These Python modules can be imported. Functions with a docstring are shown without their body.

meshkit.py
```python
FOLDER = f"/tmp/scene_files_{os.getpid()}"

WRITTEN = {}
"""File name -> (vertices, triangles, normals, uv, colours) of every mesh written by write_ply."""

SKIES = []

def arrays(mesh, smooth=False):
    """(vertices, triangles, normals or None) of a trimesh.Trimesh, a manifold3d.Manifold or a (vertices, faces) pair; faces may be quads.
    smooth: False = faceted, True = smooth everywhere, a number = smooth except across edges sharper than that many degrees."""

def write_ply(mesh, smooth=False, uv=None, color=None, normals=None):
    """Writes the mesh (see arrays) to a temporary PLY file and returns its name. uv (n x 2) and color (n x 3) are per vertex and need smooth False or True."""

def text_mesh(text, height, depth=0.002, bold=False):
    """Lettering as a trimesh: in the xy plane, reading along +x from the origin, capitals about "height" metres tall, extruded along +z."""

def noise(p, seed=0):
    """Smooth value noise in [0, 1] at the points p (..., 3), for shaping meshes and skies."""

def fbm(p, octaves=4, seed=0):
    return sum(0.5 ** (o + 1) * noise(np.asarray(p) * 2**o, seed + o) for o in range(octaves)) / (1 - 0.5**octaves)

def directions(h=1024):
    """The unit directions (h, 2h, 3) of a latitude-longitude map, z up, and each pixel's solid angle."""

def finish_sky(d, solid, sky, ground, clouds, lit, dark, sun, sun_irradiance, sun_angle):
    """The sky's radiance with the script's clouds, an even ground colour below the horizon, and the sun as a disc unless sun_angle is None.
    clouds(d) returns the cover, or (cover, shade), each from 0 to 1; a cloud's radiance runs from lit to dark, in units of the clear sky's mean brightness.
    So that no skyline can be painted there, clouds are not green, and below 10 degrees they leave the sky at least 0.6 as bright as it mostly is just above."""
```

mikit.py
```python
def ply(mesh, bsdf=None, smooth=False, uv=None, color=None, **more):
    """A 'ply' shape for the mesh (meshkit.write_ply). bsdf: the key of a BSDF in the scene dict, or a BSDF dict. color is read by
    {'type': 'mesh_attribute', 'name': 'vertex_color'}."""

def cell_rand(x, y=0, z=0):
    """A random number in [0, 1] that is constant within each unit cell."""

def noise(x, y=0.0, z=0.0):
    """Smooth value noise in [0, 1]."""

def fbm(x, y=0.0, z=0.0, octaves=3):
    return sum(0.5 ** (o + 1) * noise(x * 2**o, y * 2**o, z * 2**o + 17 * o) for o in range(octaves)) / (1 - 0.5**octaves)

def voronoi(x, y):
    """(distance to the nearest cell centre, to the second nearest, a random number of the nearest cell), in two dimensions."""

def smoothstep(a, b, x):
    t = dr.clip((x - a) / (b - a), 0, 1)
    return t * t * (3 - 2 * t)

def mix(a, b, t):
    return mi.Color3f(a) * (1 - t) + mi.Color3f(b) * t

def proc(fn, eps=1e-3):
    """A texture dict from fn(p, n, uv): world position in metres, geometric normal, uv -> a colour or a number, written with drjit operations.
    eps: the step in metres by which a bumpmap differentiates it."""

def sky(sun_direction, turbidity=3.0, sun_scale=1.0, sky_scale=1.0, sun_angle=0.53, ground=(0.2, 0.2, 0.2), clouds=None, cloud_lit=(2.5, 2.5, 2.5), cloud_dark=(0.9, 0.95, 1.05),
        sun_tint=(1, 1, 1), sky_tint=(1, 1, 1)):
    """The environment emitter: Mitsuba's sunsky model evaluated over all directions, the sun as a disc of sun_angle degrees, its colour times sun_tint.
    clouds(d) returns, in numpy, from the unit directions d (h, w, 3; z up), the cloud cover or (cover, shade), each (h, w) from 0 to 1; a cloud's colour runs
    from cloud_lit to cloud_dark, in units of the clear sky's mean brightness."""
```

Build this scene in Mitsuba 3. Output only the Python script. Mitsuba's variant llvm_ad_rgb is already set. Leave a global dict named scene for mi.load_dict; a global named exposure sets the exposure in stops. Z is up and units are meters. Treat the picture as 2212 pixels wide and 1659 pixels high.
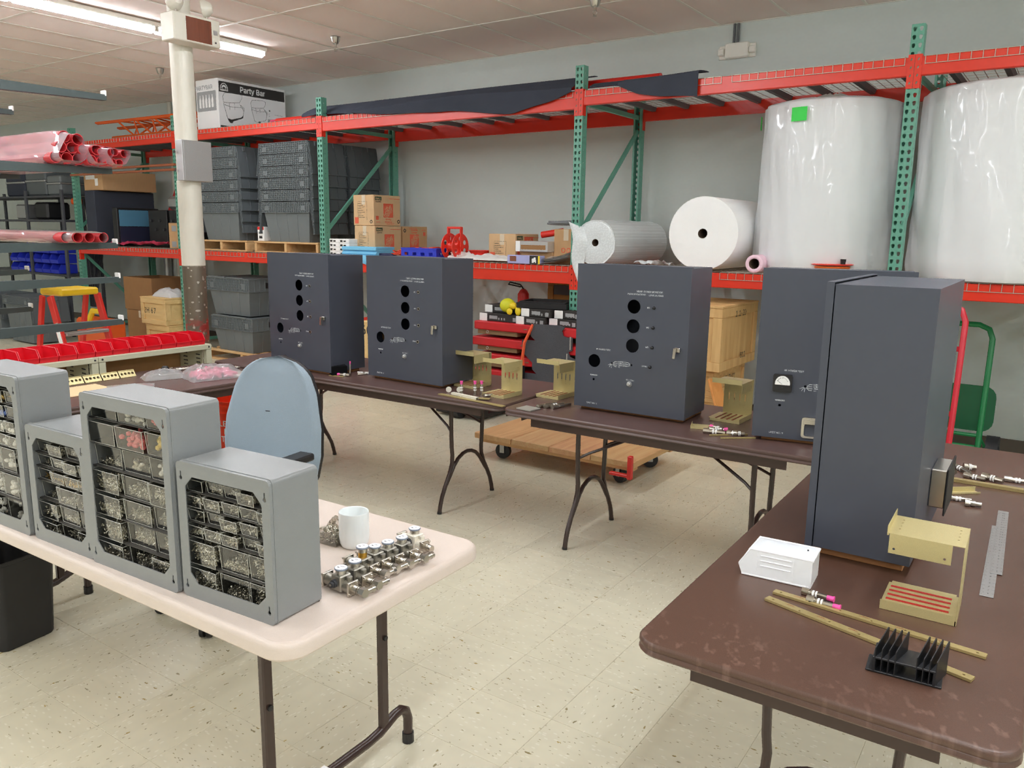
import math, random
import numpy as np, trimesh, mitsuba as mi, drjit as dr
import mikit, meshkit
from mikit import noise, fbm, voronoi, cell_rand, smoothstep, mix
from shapely.geometry import Polygon, Point, LineString, box as sbox
from shapely import affinity
from shapely.ops import unary_union

T = mi.ScalarTransform4f
scene, labels = {}, {}
rnd = random.Random(7)

# ------------------------------------------------------------------ camera, light, exposure
exposure = 0.94
YAW, PITCH, ROLL, CAM_H, F_PX = -0.613329, 0.188816, -0.014461, 1.64398, 1723.2
_f = np.array([math.sin(YAW) * math.cos(PITCH), math.cos(YAW) * math.cos(PITCH), -math.sin(PITCH)])
_r = np.array([math.cos(YAW), -math.sin(YAW), 0.0])
_d = np.cross(_f, _r)
_d2 = -math.sin(ROLL) * _r + math.cos(ROLL) * _d
_o = np.array([0, 0, CAM_H])
scene['camera'] = {'type': 'perspective', 'fov_axis': 'x', 'fov': 2 * math.degrees(math.atan(1106 / F_PX)), 'near_clip': 0.05, 'far_clip': 60.0,
                   'to_world': T().look_at(origin=_o.tolist(), target=(_o + _f).tolist(), up=(-_d2).tolist())}
LAMP = (21.0, 22.2, 23.4)            # radiance of the fluorescent strip lenses
LAMP_ROWS = [(-10.75, -3.9, 6), (-7.15, -4.03, 8), (-3.5, -4.03, 7), (0.15, -4.03, 7), (3.8, -4.03, 7)]   # x, first y, how many 4 ft units end to end
CEIL, WALL_Y = 3.465, 7.22

# ------------------------------------------------------------------ mesh helpers: a mesh is (vertices, triangles)
def cat(*ms):
    ms = [m for m in (ms[0] if len(ms) == 1 and isinstance(ms[0], list) else ms)]
    vs, fs, n = [], [], 0
    for v, f in ms:
        vs.append(np.asarray(v, float)); fs.append(np.asarray(f, int) + n); n += len(v)
    return np.vstack(vs), np.vstack(fs)
def mv(x=0, y=0, z=0):
    m = np.eye(4); m[:3, 3] = x, y, z; return m
def rot(axis, deg):
    a = math.radians(deg); c, s = math.cos(a), math.sin(a); m = np.eye(4)
    i, j = {'x': (1, 2), 'y': (2, 0), 'z': (0, 1)}[axis]
    m[i, i] = m[j, j] = c; m[i, j] = -s; m[j, i] = s; return m
def sc(x, y=None, z=None):
    return np.diag([x, x if y is None else y, x if z is None else z, 1.0])
def tr(m, *Ms):
    M = np.eye(4)
    for A in Ms: M = M @ A
    v, f = m; v = np.asarray(v, float) @ M[:3, :3].T + M[:3, 3]
    return v, (np.asarray(f)[:, ::-1] if np.linalg.det(M[:3, :3]) < 0 else f)
def quads(q):
    q = np.asarray(q, int); return np.vstack([q[:, [0, 1, 2]], q[:, [0, 2, 3]]])
_BF = quads([[0, 1, 3, 2], [4, 6, 7, 5], [0, 4, 5, 1], [2, 3, 7, 6], [0, 2, 6, 4], [1, 5, 7, 3]])
def bx(x0, x1, y0, y1, z0, z1):
    return np.array([[x, y, z] for x in (x0, x1) for y in (y0, y1) for z in (z0, z1)], float), _BF
def _rb_top():
    from scipy.spatial import ConvexHull
    s = np.array([[x, y, z] for x in (-1, 1) for y in (-1, 1) for z in (-1, 1)], float)
    v = np.vstack([s - 0.1 * s * np.array(m) for m in ((1, 1, 0), (0, 1, 1), (1, 0, 1))])
    h = ConvexHull(v); f = h.simplices.copy()
    for i, t in enumerate(f):
        if np.dot(np.cross(v[t[1]] - v[t[0]], v[t[2]] - v[t[0]]), h.equations[i, :3]) < 0: f[i] = t[::-1]
    return s, f
_RS, _RF = _rb_top()
def rb(x0, x1, y0, y1, z0, z1, r=0.003):
    c, h = np.array([x0 + x1, y0 + y1, z0 + z1]) / 2, np.abs(np.array([x1 - x0, y1 - y0, z1 - z0])) / 2
    r = min(r, h.min() * 0.45)
    v = np.vstack([_RS * h - r * _RS * np.array(m) for m in ((1, 1, 0), (0, 1, 1), (1, 0, 1))])
    return v + c, _RF
def _frame(d):
    d = np.asarray(d, float); d = d / np.linalg.norm(d)
    a = np.cross([0, 0, 1.0] if abs(d[2]) < 0.95 else [1.0, 0, 0], d); a /= np.linalg.norm(a)
    return a, np.cross(d, a), d
def cyl(p0, p1, r0, r1=None, n=14, cap=True):
    p0, p1 = np.asarray(p0, float), np.asarray(p1, float); r1 = r0 if r1 is None else r1
    a, b, d = _frame(p1 - p0); t = np.arange(n) * 2 * np.pi / n
    ring = np.cos(t)[:, None] * a + np.sin(t)[:, None] * b
    v = np.vstack([p0 + ring * r0, p1 + ring * r1]); i = np.arange(n); j = (i + 1) % n
    f = [quads(np.stack([i, j, j + n, i + n], 1))]
    if cap:
        v = np.vstack([v, p0 + ring * r0, p1 + ring * r1, [p0, p1]])
        f += [np.stack([j + 2 * n, i + 2 * n, i * 0 + 4 * n], 1), np.stack([i + 3 * n, j + 3 * n, i * 0 + 4 * n + 1], 1)]
    return v, np.vstack(f)
def tube(pts, r, n=8, closed=False, cap=True):
    P = np.asarray(pts, float); m = len(P)
    if closed: tan = np.roll(P, -1, 0) - np.roll(P, 1, 0)
    else: tan = np.gradient(P, axis=0)
    tan /= np.linalg.norm(tan, axis=1, keepdims=True) + 1e-12
    a = _frame(tan[0])[0]; t = np.arange(n) * 2 * np.pi / n; rings = []
    rr = np.broadcast_to(np.asarray(r, float), (m,))
    for k in range(m):
        a = a - tan[k] * (a @ tan[k]); a /= np.linalg.norm(a); b = np.cross(tan[k], a)
        rings.append(P[k] + rr[k] * (np.cos(t)[:, None] * a + np.sin(t)[:, None] * b))
    v = np.vstack(rings); i = np.arange(n); j = (i + 1) % n; f = []
    for k in range(m if closed else m - 1):
        A, B = k * n, ((k + 1) % m) * n
        f.append(quads(np.stack([i + A, j + A, j + B, i + B], 1)))
    if cap and not closed:
        v = np.vstack([v, P[0], P[-1]])
        f += [np.stack([j, i, i * 0 + m * n], 1), np.stack([i + (m - 1) * n, j + (m - 1) * n, i * 0 + m * n + 1], 1)]
    return v, np.vstack(f)
def lathe(prof, n=24):
    prof = np.asarray(prof, float); t = np.arange(n) * 2 * np.pi / n; m = len(prof)
    v = np.vstack([np.stack([np.cos(t) * r, np.sin(t) * r, t * 0 + z], 1) for r, z in prof])
    i = np.arange(n); j = (i + 1) % n
    return v, np.vstack([quads(np.stack([i + k * n, j + k * n, j + (k + 1) * n, i + (k + 1) * n], 1)) for k in range(m - 1)])
def prism(poly, z0, z1):
    out = []
    for g in getattr(poly, 'geoms', [poly]):
        if g.is_empty or g.area < 1e-9: continue
        m = trimesh.creation.extrude_polygon(g, z1 - z0, engine='earcut')
        v = np.array(m.vertices); v[:, 2] += z0; out.append((v, np.array(m.faces)))
    return cat(out)
UP = np.array([[1, 0, 0, 0], [0, 0, -1, 0], [0, 1, 0, 0], [0, 0, 0, 1.0]])      # a drawing (x, y) stood upright: x right, y up, thickness towards -Y
SIDE = np.array([[0, 0, 1, 0], [1, 0, 0, 0], [0, 1, 0, 0], [0, 0, 0, 1.0]])     # x -> +Y, y -> up, thickness towards +X
def rr(w, h, r, cx=0, cy=0, n=4):
    return sbox(cx - w / 2 + r, cy - h / 2 + r, cx + w / 2 - r, cy + h / 2 - r).buffer(r, quad_segs=n)
def circ(x, y, r, n=6): return Point(x, y).buffer(r, quad_segs=n)
def arc(c, r, a0, a1, n, u=(1, 0, 0), w=(0, 0, 1)):
    t = np.radians(np.linspace(a0, a1, n)); return [np.asarray(c, float) + r * (math.cos(x) * np.asarray(u, float) + math.sin(x) * np.asarray(w, float)) for x in t]
def txt(s, h, d=0.0006, bold=False, center=True):
    m = meshkit.text_mesh(s, h, d, bold); v = np.array(m.vertices)
    if center: v[:, 0] -= (v[:, 0].min() + v[:, 0].max()) / 2
    return v, np.array(m.faces)
def grid(fn, nu, nv, wrap=False):
    """a sheet from fn(u, v), u and v arrays in 0..1"""
    u, v = np.meshgrid(np.linspace(0, 1, nu), np.linspace(0, 1, nv), indexing='ij')
    p = np.stack(fn(u, v), -1).reshape(-1, 3); i, j = np.meshgrid(np.arange(nu - 1), np.arange(nv - 1), indexing='ij')
    a = (i * nv + j).ravel()
    return p, quads(np.stack([a, a + nv, a + nv + 1, a + 1], 1))
def thick(sheet, t):
    v, f = np.asarray(sheet[0], float), np.asarray(sheet[1])
    n = np.zeros_like(v); fn = np.cross(v[f[:, 1]] - v[f[:, 0]], v[f[:, 2]] - v[f[:, 0]])
    for k in range(3): np.add.at(n, f[:, k], fn)
    n /= np.linalg.norm(n, axis=1, keepdims=True) + 1e-12
    e = np.vstack([f[:, [0, 1]], f[:, [1, 2]], f[:, [2, 0]]]); es = {(a, b) for a, b in e}
    rim = [(a, b) for a, b in es if (b, a) not in es]; N = len(v)
    r = np.array([[b, a, a + N, b + N] for a, b in rim])
    return np.vstack([v, v - n * t]), np.vstack([f, f[:, ::-1] + N, quads(r)])

# ------------------------------------------------------------------ objects
_count = {}
def nk(k):
    n = _count.get(k, 0); _count[k] = n + 1
    return k if n == 0 else '%s_%03d' % (k, n)
def lab(key, label=None, cat_=None, group=None, kind=None):
    d = labels.setdefault(key, {})
    for a, b in (('label', label), ('category', cat_), ('group', group), ('kind', kind)):
        if b: d[a] = b
    return key
def thing(name, label, cat_, group=None):
    return lab(nk(name), label, cat_, group)
def put(key, mesh, m, Ms=(), smooth=30):
    if len(Ms): mesh = tr(mesh, *Ms)
    scene[key] = mikit.ply(mesh, m, smooth=smooth); return key
def part(par, name, mesh, m, Ms=(), smooth=30, label=None, kind=None):
    k = nk(par + '__' + name); put(k, mesh, m, Ms, smooth)
    if label or kind: lab(k, label, None, None, kind)
    return k
def one(name, mesh, m, label, cat_, Ms=(), group=None, smooth=30, kind=None):
    k = thing(name, label, cat_, group); put(k, mesh, m, Ms, smooth)
    if kind: lab(k, kind=kind)
    return k
def struct(name, mesh, m, label=None, smooth=False):
    put(name, mesh, m, (), smooth); return lab(name, label, None, None, 'structure')

# ------------------------------------------------------------------ materials
def C(r, g, b, k=1.0):
    return [k * ((x / 255 / 12.92) if x / 255 <= 0.04045 else ((x / 255 + 0.055) / 1.055) ** 2.4) for x in (r, g, b)]
def rgb(c): return {'type': 'rgb', 'value': [float(x) for x in c]} if isinstance(c, (list, tuple)) else c
def mat(name, color, rough=0.5, metal=0.0, spec=0.5, bump=None, **kw):
    b = {'type': 'principled', 'base_color': rgb(color), 'roughness': rough if isinstance(rough, dict) else float(rough), 'metallic': float(metal), 'specular': float(spec), **kw}
    if bump: b = {'type': 'bumpmap', 'arbitrary': bump[0], 'scale': bump[1], 'bsdf': b}
    scene['mat_' + name] = {'type': 'twosided', 'bsdf': b}; return 'mat_' + name
def speck(c, amt=0.06, freq=400.0, low=3.0):
    c = [float(x) for x in c]
    def fn(p, n, uv):
        k = 1 + amt * (noise(p.x * freq, p.y * freq, p.z * freq) - 0.5) * 2 + amt * (fbm(p.x * low, p.y * low, p.z * low) - 0.5) * 2
        return mi.Color3f(c[0], c[1], c[2]) * k
    return mikit.proc(fn)
def wood(c1, c2, axis, f=60.0):
    def fn(p, n, uv):
        q = [p.x, p.y, p.z]; L = q[axis]; a, b = [q[i] for i in range(3) if i != axis]
        g = noise(a * f + fbm(L * 2, a * 8, b * 8) * 4, b * f, L * 1.5)
        s = noise(a * f * 5, b * f * 5, L * 8)
        return mix(c1, c2, dr.clip(0.75 * g + 0.35 * s, 0, 1))
    return mikit.proc(fn)
FX, FY, FR, FT = -2.80807, 1.169652, 0.0189419, 0.3048     # the floor's tile grid: a corner, its turn, the tile
def floor_color(p, n, uv):
    c, s = math.cos(FR), math.sin(FR)
    x = ((p.x - FX) * c + (p.y - FY) * s) / FT; y = (-(p.x - FX) * s + (p.y - FY) * c) / FT
    ix, iy = dr.floor(x), dr.floor(y)
    r = cell_rand(ix, iy, 5)
    turn = r > 0.5
    a = dr.select(turn, y, x) * FT + ix * 3.1; b = dr.select(turn, x, y) * FT + iy * 1.7
    base = mi.Color3f(*C(206, 200, 178)) * (0.96 + 0.07 * cell_rand(ix, iy, 9)) * (0.97 + 0.06 * noise(a * 12, b * 40))
    d1, _, w1 = voronoi(a * 42, b * 105)
    d2, _, w2 = voronoi(a * 20 + 7, b * 48 + 3)
    chip = dr.select(w1 < 0.10, 1 - smoothstep(0.22, 0.34, d1 + 0.25 * noise(a * 300, b * 300)), 0)
    big = dr.select(w2 < 0.05, 1 - smoothstep(0.24, 0.34, d2 + 0.3 * noise(a * 220, b * 220)), 0)
    dark = mix(C(120, 110, 82), C(150, 138, 92), noise(ix * 3.3 + w1 * 900, iy * 1.7))
    pale = dr.select((w1 > 0.10) & (w1 < 0.2), 1 - smoothstep(0.25, 0.4, d1), 0)
    col = mix(base, mi.Color3f(*C(222, 218, 202)), 0.55 * pale)
    col = mix(col, dark, chip * 0.85)
    return mix(col, mix(C(112, 104, 70), C(165, 140, 70), cell_rand(w2 * 500, 1)), big * 0.9)
mat('floor', mikit.proc(floor_color), 0.32, spec=0.45)
mat('joint', C(120, 108, 80), 0.8)
mat('wall', speck(C(200, 207, 203), 0.015, 60, 0.8), 0.75, spec=0.3)
mat('ceiling', speck(C(226, 214, 208), 0.03, 500, 2), 0.9, spec=0.2)
mat('white_metal', C(225, 222, 212), 0.4)
mat('white', C(238, 238, 236), 0.45)
mat('black', C(24, 24, 26), 0.45)
mat('black_matte', C(26, 26, 28), 0.8)
mat('dark', C(45, 46, 50), 0.5)
mat('chrome', C(200, 196, 188), 0.22, metal=1.0)
mat('nickel', C(190, 184, 172), 0.3, metal=1.0)
mat('steel', C(150, 146, 138), 0.38, metal=1.0)
mat('alu', speck(C(186, 186, 186), 0.05, 500), 0.4, metal=0.8)
mat('red_beam', C(212, 48, 26), 0.32, spec=0.6)
mat('green_post', C(92, 152, 132), 0.35, spec=0.6)
mat('deck_wire', C(185, 178, 165), 0.4, metal=0.6)
mat('channel', C(96, 98, 100), 0.5, metal=0.3)
mat('cream', C(208, 204, 190), 0.4)
mat('brown_wood_panel', wood(C(118, 62, 38), C(92, 46, 28), 2), 0.4)

# ------------------------------------------------------------------ the room
struct('floor', bx(-18, 6, -6, WALL_Y + 0.1, -0.05, -0.0015), 'mat_joint')
def floor_tiles():
    c, s = math.cos(FR), math.sin(FR); W = (F_PX, 1106.0, 829.5); Rm = np.array([math.cos(ROLL) * _r + math.sin(ROLL) * _d, _d2, _f])
    near, rest = [], []
    for i in range(-52, 30):
        for j in range(-25, 24):
            q = np.array([[i, j], [i + 1, j], [i + 1, j + 1], [i, j + 1]]) * FT
            w = np.stack([FX + c * q[:, 0] - s * q[:, 1], FY + s * q[:, 0] + c * q[:, 1], q[:, 0] * 0], 1)
            if w[:, 1].min() > WALL_Y - 0.01 or w[:, 0].min() < -17.9 or w[:, 0].max() > 5.6 or w[:, 1].min() < -5.9: continue
            k = (w - _o) @ Rm.T; a = 0
            if k[:, 2].min() > 0.2:
                u = k[:, :2] / k[:, 2:] * F_PX
                if (np.abs(u[:, 0]) < 1180).any() and (np.abs(u[:, 1]) < 900).any():
                    a = abs(np.cross(u[2] - u[0], u[3] - u[1])) / 2
            near.append((a if w[:, 1].max() < WALL_Y else 0, w[0]))
    near.sort(key=lambda t: -t[0])
    e, b = 0.0003, 0.0012
    v = np.array([[e, e, -0.0015], [FT - e, e, -0.0015], [FT - e, FT - e, -0.0015], [e, FT - e, -0.0015], [e + b, e + b, 0], [FT - e - b, e + b, 0], [FT - e - b, FT - e - b, 0], [e + b, FT - e - b, 0]])
    f = quads([[4, 5, 6, 7], [0, 1, 5, 4], [1, 2, 6, 5], [2, 3, 7, 6], [3, 0, 4, 7]])
    d = mikit.ply((v, f), 'mat_floor', smooth=False)
    for a, w in near[:300]:
        scene[nk('floor__tile')] = {**d, 'to_world': T().translate(w.tolist()).rotate([0, 0, 1], math.degrees(FR))}
    big = [tr((v, f), mv(*w), rot('z', math.degrees(FR))) for a, w in near[300:]]
    bv, bf = cat(big); bv[:, 1] = np.minimum(bv[:, 1], WALL_Y)
    put('floor__tile_field', (bv, bf), 'mat_floor', smooth=False); lab('floor__tile_field', kind='stuff')
floor_tiles()
struct('wall_back', bx(-18, 6, WALL_Y, WALL_Y + 0.12, 0, 3.9), 'mat_wall')
struct('wall_left', bx(-18.1, -18, -6, WALL_Y, 0, 3.9), 'mat_wall')
struct('wall_right', bx(5.7, 5.8, -6, WALL_Y, 0, 3.9), 'mat_wall')
struct('wall_front', bx(-18, 6, -6.1, -6, 0, 3.9), 'mat_wall')
struct('baseboard_back', rb(-18, 6, WALL_Y - 0.012, WALL_Y, 0, 0.1, 0.004), mat('base', C(90, 82, 72), 0.5))
struct('ceiling', bx(-18, 6, -6, WALL_Y, CEIL + 0.03, CEIL + 0.1), 'mat_ceiling')
GX, GY = -5.919 + 0.6096 * 30, 6.055
def ceiling_grid():
    ys = [WALL_Y] + [GY - 1.2192 * k for k in range(10)]; xs = [GX - 0.6096 * k for k in range(60) if -17.9 < GX - 0.6096 * k < 5.6]
    rest = []
    for a in range(len(ys) - 1):
        for b in range(len(xs) - 1):
            y1, y0, x1, x0 = ys[a], ys[a + 1], xs[b], xs[b + 1]
            m = bx(x0 + 0.009, x1 - 0.009, y0 + 0.009, y1 - (0.009 if a else 0.001), CEIL + 0.004, CEIL + 0.016)
            if y1 > 1.5 and x0 < -2.5: part('ceiling', 'panel', m, 'mat_ceiling', smooth=False)
            else: rest.append(m)
    part('ceiling', 'panel_field', cat(rest), 'mat_ceiling', smooth=False, kind='stuff')
    for y in ys[1:]: part('ceiling', 'grid_bar', rb(xs[-1], xs[0], y - 0.012, y + 0.012, CEIL - 0.003, CEIL + 0.003, 0.001), 'mat_white_metal')
    for x in xs: part('ceiling', 'cross_bar', rb(x - 0.012, x + 0.012, ys[-1], WALL_Y, CEIL - 0.002, CEIL + 0.003, 0.001), 'mat_white_metal')
    part('ceiling', 'wall_angle', bx(-18, 6, WALL_Y - 0.02, WALL_Y, CEIL - 0.003, CEIL + 0.002), 'mat_white_metal', smooth=False)
ceiling_grid()
def strip_light(x, y, label, seen):
    L = 1.19; k = thing('strip_light', label, 'ceiling light', None if seen else 'fluorescent strips out of view')
    part(k, 'housing', rb(x - 0.06, x + 0.06, y, y + L + 0.02, CEIL - 0.045, CEIL - 0.004, 0.006), 'mat_white_metal')
    a = np.linspace(np.pi, 2 * np.pi, 9); pr = np.stack([0.052 * np.cos(a), 0.055 * np.sin(a)], 1)
    n = len(pr); v = np.vstack([np.column_stack([x + pr[:, 0], pr[:, 0] * 0 + yy, CEIL - 0.047 + pr[:, 1]]) for yy in (y + 0.02, y + L - 0.01)])
    i = np.arange(n - 1); f = quads(np.stack([i, i + 1, i + 1 + n, i + n], 1))
    f = np.vstack([f, [[0, j + 1, j] for j in range(1, n - 1)], [[n, n + j, n + j + 1] for j in range(1, n - 1)]])
    c = np.cross(v[f[0, 1]] - v[f[0, 0]], v[f[0, 2]] - v[f[0, 0]])
    if c @ (v[f[0, 0]] - np.array([x, y, CEIL])) < 0: f = f[:, ::-1]
    kk = nk(k + '__lens'); scene[kk] = {**mikit.ply((v, f), 'mat_white', smooth=False), 'emitter': {'type': 'area', 'radiance': {'type': 'rgb', 'value': list(LAMP)}}}
    for yy in (y + 0.005, y + L - 0.005):
        part(k, 'end_cap', rb(x - 0.05, x + 0.05, yy, yy + 0.015, CEIL - 0.085, CEIL - 0.04, 0.004), 'mat_white_metal')
for x, y0, n in LAMP_ROWS:
    for i in range(n):
        y = y0 + i * 1.2065
        seen = x == -7.15 and y > 3
        strip_light(x, y, ('lit fluorescent ceiling strip whose far end shows right of the emergency light box' if i == 7 else 'long lit fluorescent strip light on the ceiling at the top left corner of the view') if seen else 'lit fluorescent strip light on the ceiling out of view', seen)
# ------------------------------------------------------------------ pallet rack along the back wall
RX, RYF, RYB = [-11.86, -9.33, -6.686, -3.54, -1.035, 1.48], 5.93, 7.07
UPZ, LOZ, TOPZ = 2.785, 1.355, 2.985
def tear(x, y):
    return Polygon([(x - .0055, y - .013), (x + .0055, y - .013), (x + .011, y + .004), (x + .0095, y + .012), (x, y + .0155), (x - .0095, y + .012), (x - .011, y + .004)])
def upright_mesh():
    hs = [tear(s * .0195, z) for z in np.arange(0.11, TOPZ - .02, .0508) for s in (-1, 1)]
    front = prism(sbox(-.039, 0, .039, TOPZ).difference(unary_union(hs)), 0, .003)
    sides = [sbox(-.0, 0, .072, TOPZ).difference(unary_union([sbox(.03, z - .006, .038, z + .006) for z in np.arange(0.135, TOPZ - .02, .0508)]))]
    f = tr(front, UP)
    s = tr(prism(sides[0], 0, .003), SIDE)
    return cat(f, tr(s, mv(-.039)), tr(s, mv(.036)), bx(-.039, -.022, .069, .072, 0, TOPZ), bx(.022, .039, .069, .072, 0, TOPZ), bx(-.06, .06, -.02, .09, 0, .006))
rack = thing('pallet_rack', 'long green and orange pallet rack with two wire decked levels along the back wall', 'pallet rack')
def dpart(par, name, d, *Ms):
    M = np.eye(4)
    for A in Ms: M = M @ A
    k = nk(par + '__' + name); scene[k] = {**d, 'to_world': T(M.tolist())}; return k
_up = mikit.ply(upright_mesh(), 'mat_green_post', smooth=False)
for x in RX:
    dpart(rack, 'upright', _up, mv(x, RYF, 0)); dpart(rack, 'upright', _up, mv(x, RYB, 0), rot('z', 180))
    zs = [0.25, 1.02, 1.06, 1.62]
    def bar(y0, z0, y1, z1):
        c, L = ((y0 + y1) / 2, (z0 + z1) / 2), math.hypot(y1 - y0, z1 - z0)
        part(rack, 'brace', tr(rb(-.014, .014, -L / 2, L / 2, -.02, .02, .004), mv(x, c[0], c[1]), rot('x', math.degrees(math.atan2(z1 - z0, y1 - y0)))), 'mat_green_post')
    a, b = RYF + .06, RYB - .06
    bar(a, .2, b, .2); bar(a, 1.25, b, .3) if x > -8 else bar(a, 1.25, b, .2); bar(a, 1.62, b, 2.58); bar(a, 2.70, b, 2.70)
def connector(side, h):
    poly = sbox(0, -.19, .036, .02); hs = [affinity.rotate(sbox(.016, z - .008, .024, z + .008), -25 * side, origin='centroid') for z in (-.01, -.06, -.11, -.155)]
    m = tr(prism(poly.difference(unary_union(hs)), 0, .004), UP)
    m = cat(m, bx(.036, .040, -.004, .05, -.19, .02))
    return m if side > 0 else tr(m, np.diag([-1, 1, 1, 1.0]))
def beam(x0, x1, y, ztop, h, back):
    pr = Polygon([(0, 0), (.040, 0), (.040, -h), (.0, -h)]) if False else Polygon([(0, -h + .004), (.004, -h), (.044, -h), (.044, -.042), (.026, -.042), (.026, 0), (0.004, 0), (0, -.004)])
    L = x1 - x0 - .08
    m = tr(prism(pr, 0, L), np.array([[0, 0, 1, x0 + .04], [1, 0, 0, 0], [0, 1, 0, 0], [0, 0, 0, 1.0]]))
    m = tr(m, mv(0, y, ztop), np.diag([1, -1 if back else 1, 1, 1.0]))
    k = part(rack, 'beam', m, 'mat_red_beam', smooth=False)
    for xx, sd in ((x0, 1), (x1, -1)):
        c = connector(sd, h); c = tr(c, mv(xx + sd * .001, y + (.008 if back else -.004), ztop - .005), np.diag([1, -1 if back else 1, 1, 1.0]))
        part(k, 'connector_plate', c, 'mat_red_beam', smooth=False)
def deck(x0, x1, z):
    r, ms = .0026, []
    w = lambda a, b: cyl(a, b, r, n=5, cap=False)
    n = int(round((x1 - x0) / .0635))
    for i in range(n + 1):
        x = x0 + (x1 - x0) * i / n
        ms += [w((x, RYF - .005, z + .003), (x, RYB + .005, z + .003)), w((x, RYF - .004, z + .004), (x, RYF - .004, z - .05))]
    for y in np.linspace(RYF + .03, RYB - .03, 11): ms.append(w((x0, y, z + .007), (x1, y, z + .007)))
    for zz in (-.047,): ms.append(w((x0, RYF - .008, z + zz), (x1, RYF - .008, z + zz)))
    k = part(rack, 'wire_deck', cat(ms), 'mat_deck_wire')
    for i in range(4):
        x = x0 + .09 + (x1 - x0 - .18) * i / 3
        pr = Polygon([(-.028, -.002), (-.018, -.038), (.018, -.038), (.028, -.002)])
        part(k, 'support_channel', tr(prism(pr, 0, RYB - RYF - .09), np.array([[1, 0, 0, x], [0, 0, 1, RYF + .045], [0, 1, 0, z], [0, 0, 0, 1.0]])), 'mat_channel', smooth=False)
for i in range(5):
    x0, x1 = RX[i], RX[i + 1]; big = i == 2
    for z, h in ((UPZ, .14 if big else .115), (LOZ, .15 if big else .11)):
        beam(x0, x1, RYF, z, h, False); beam(x0, x1, RYB, z, h, True)
        m = (x0 + x1) / 2
        deck(x0 + .06, m - .04, z); deck(m + .04, x1 - .06, z)

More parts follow.
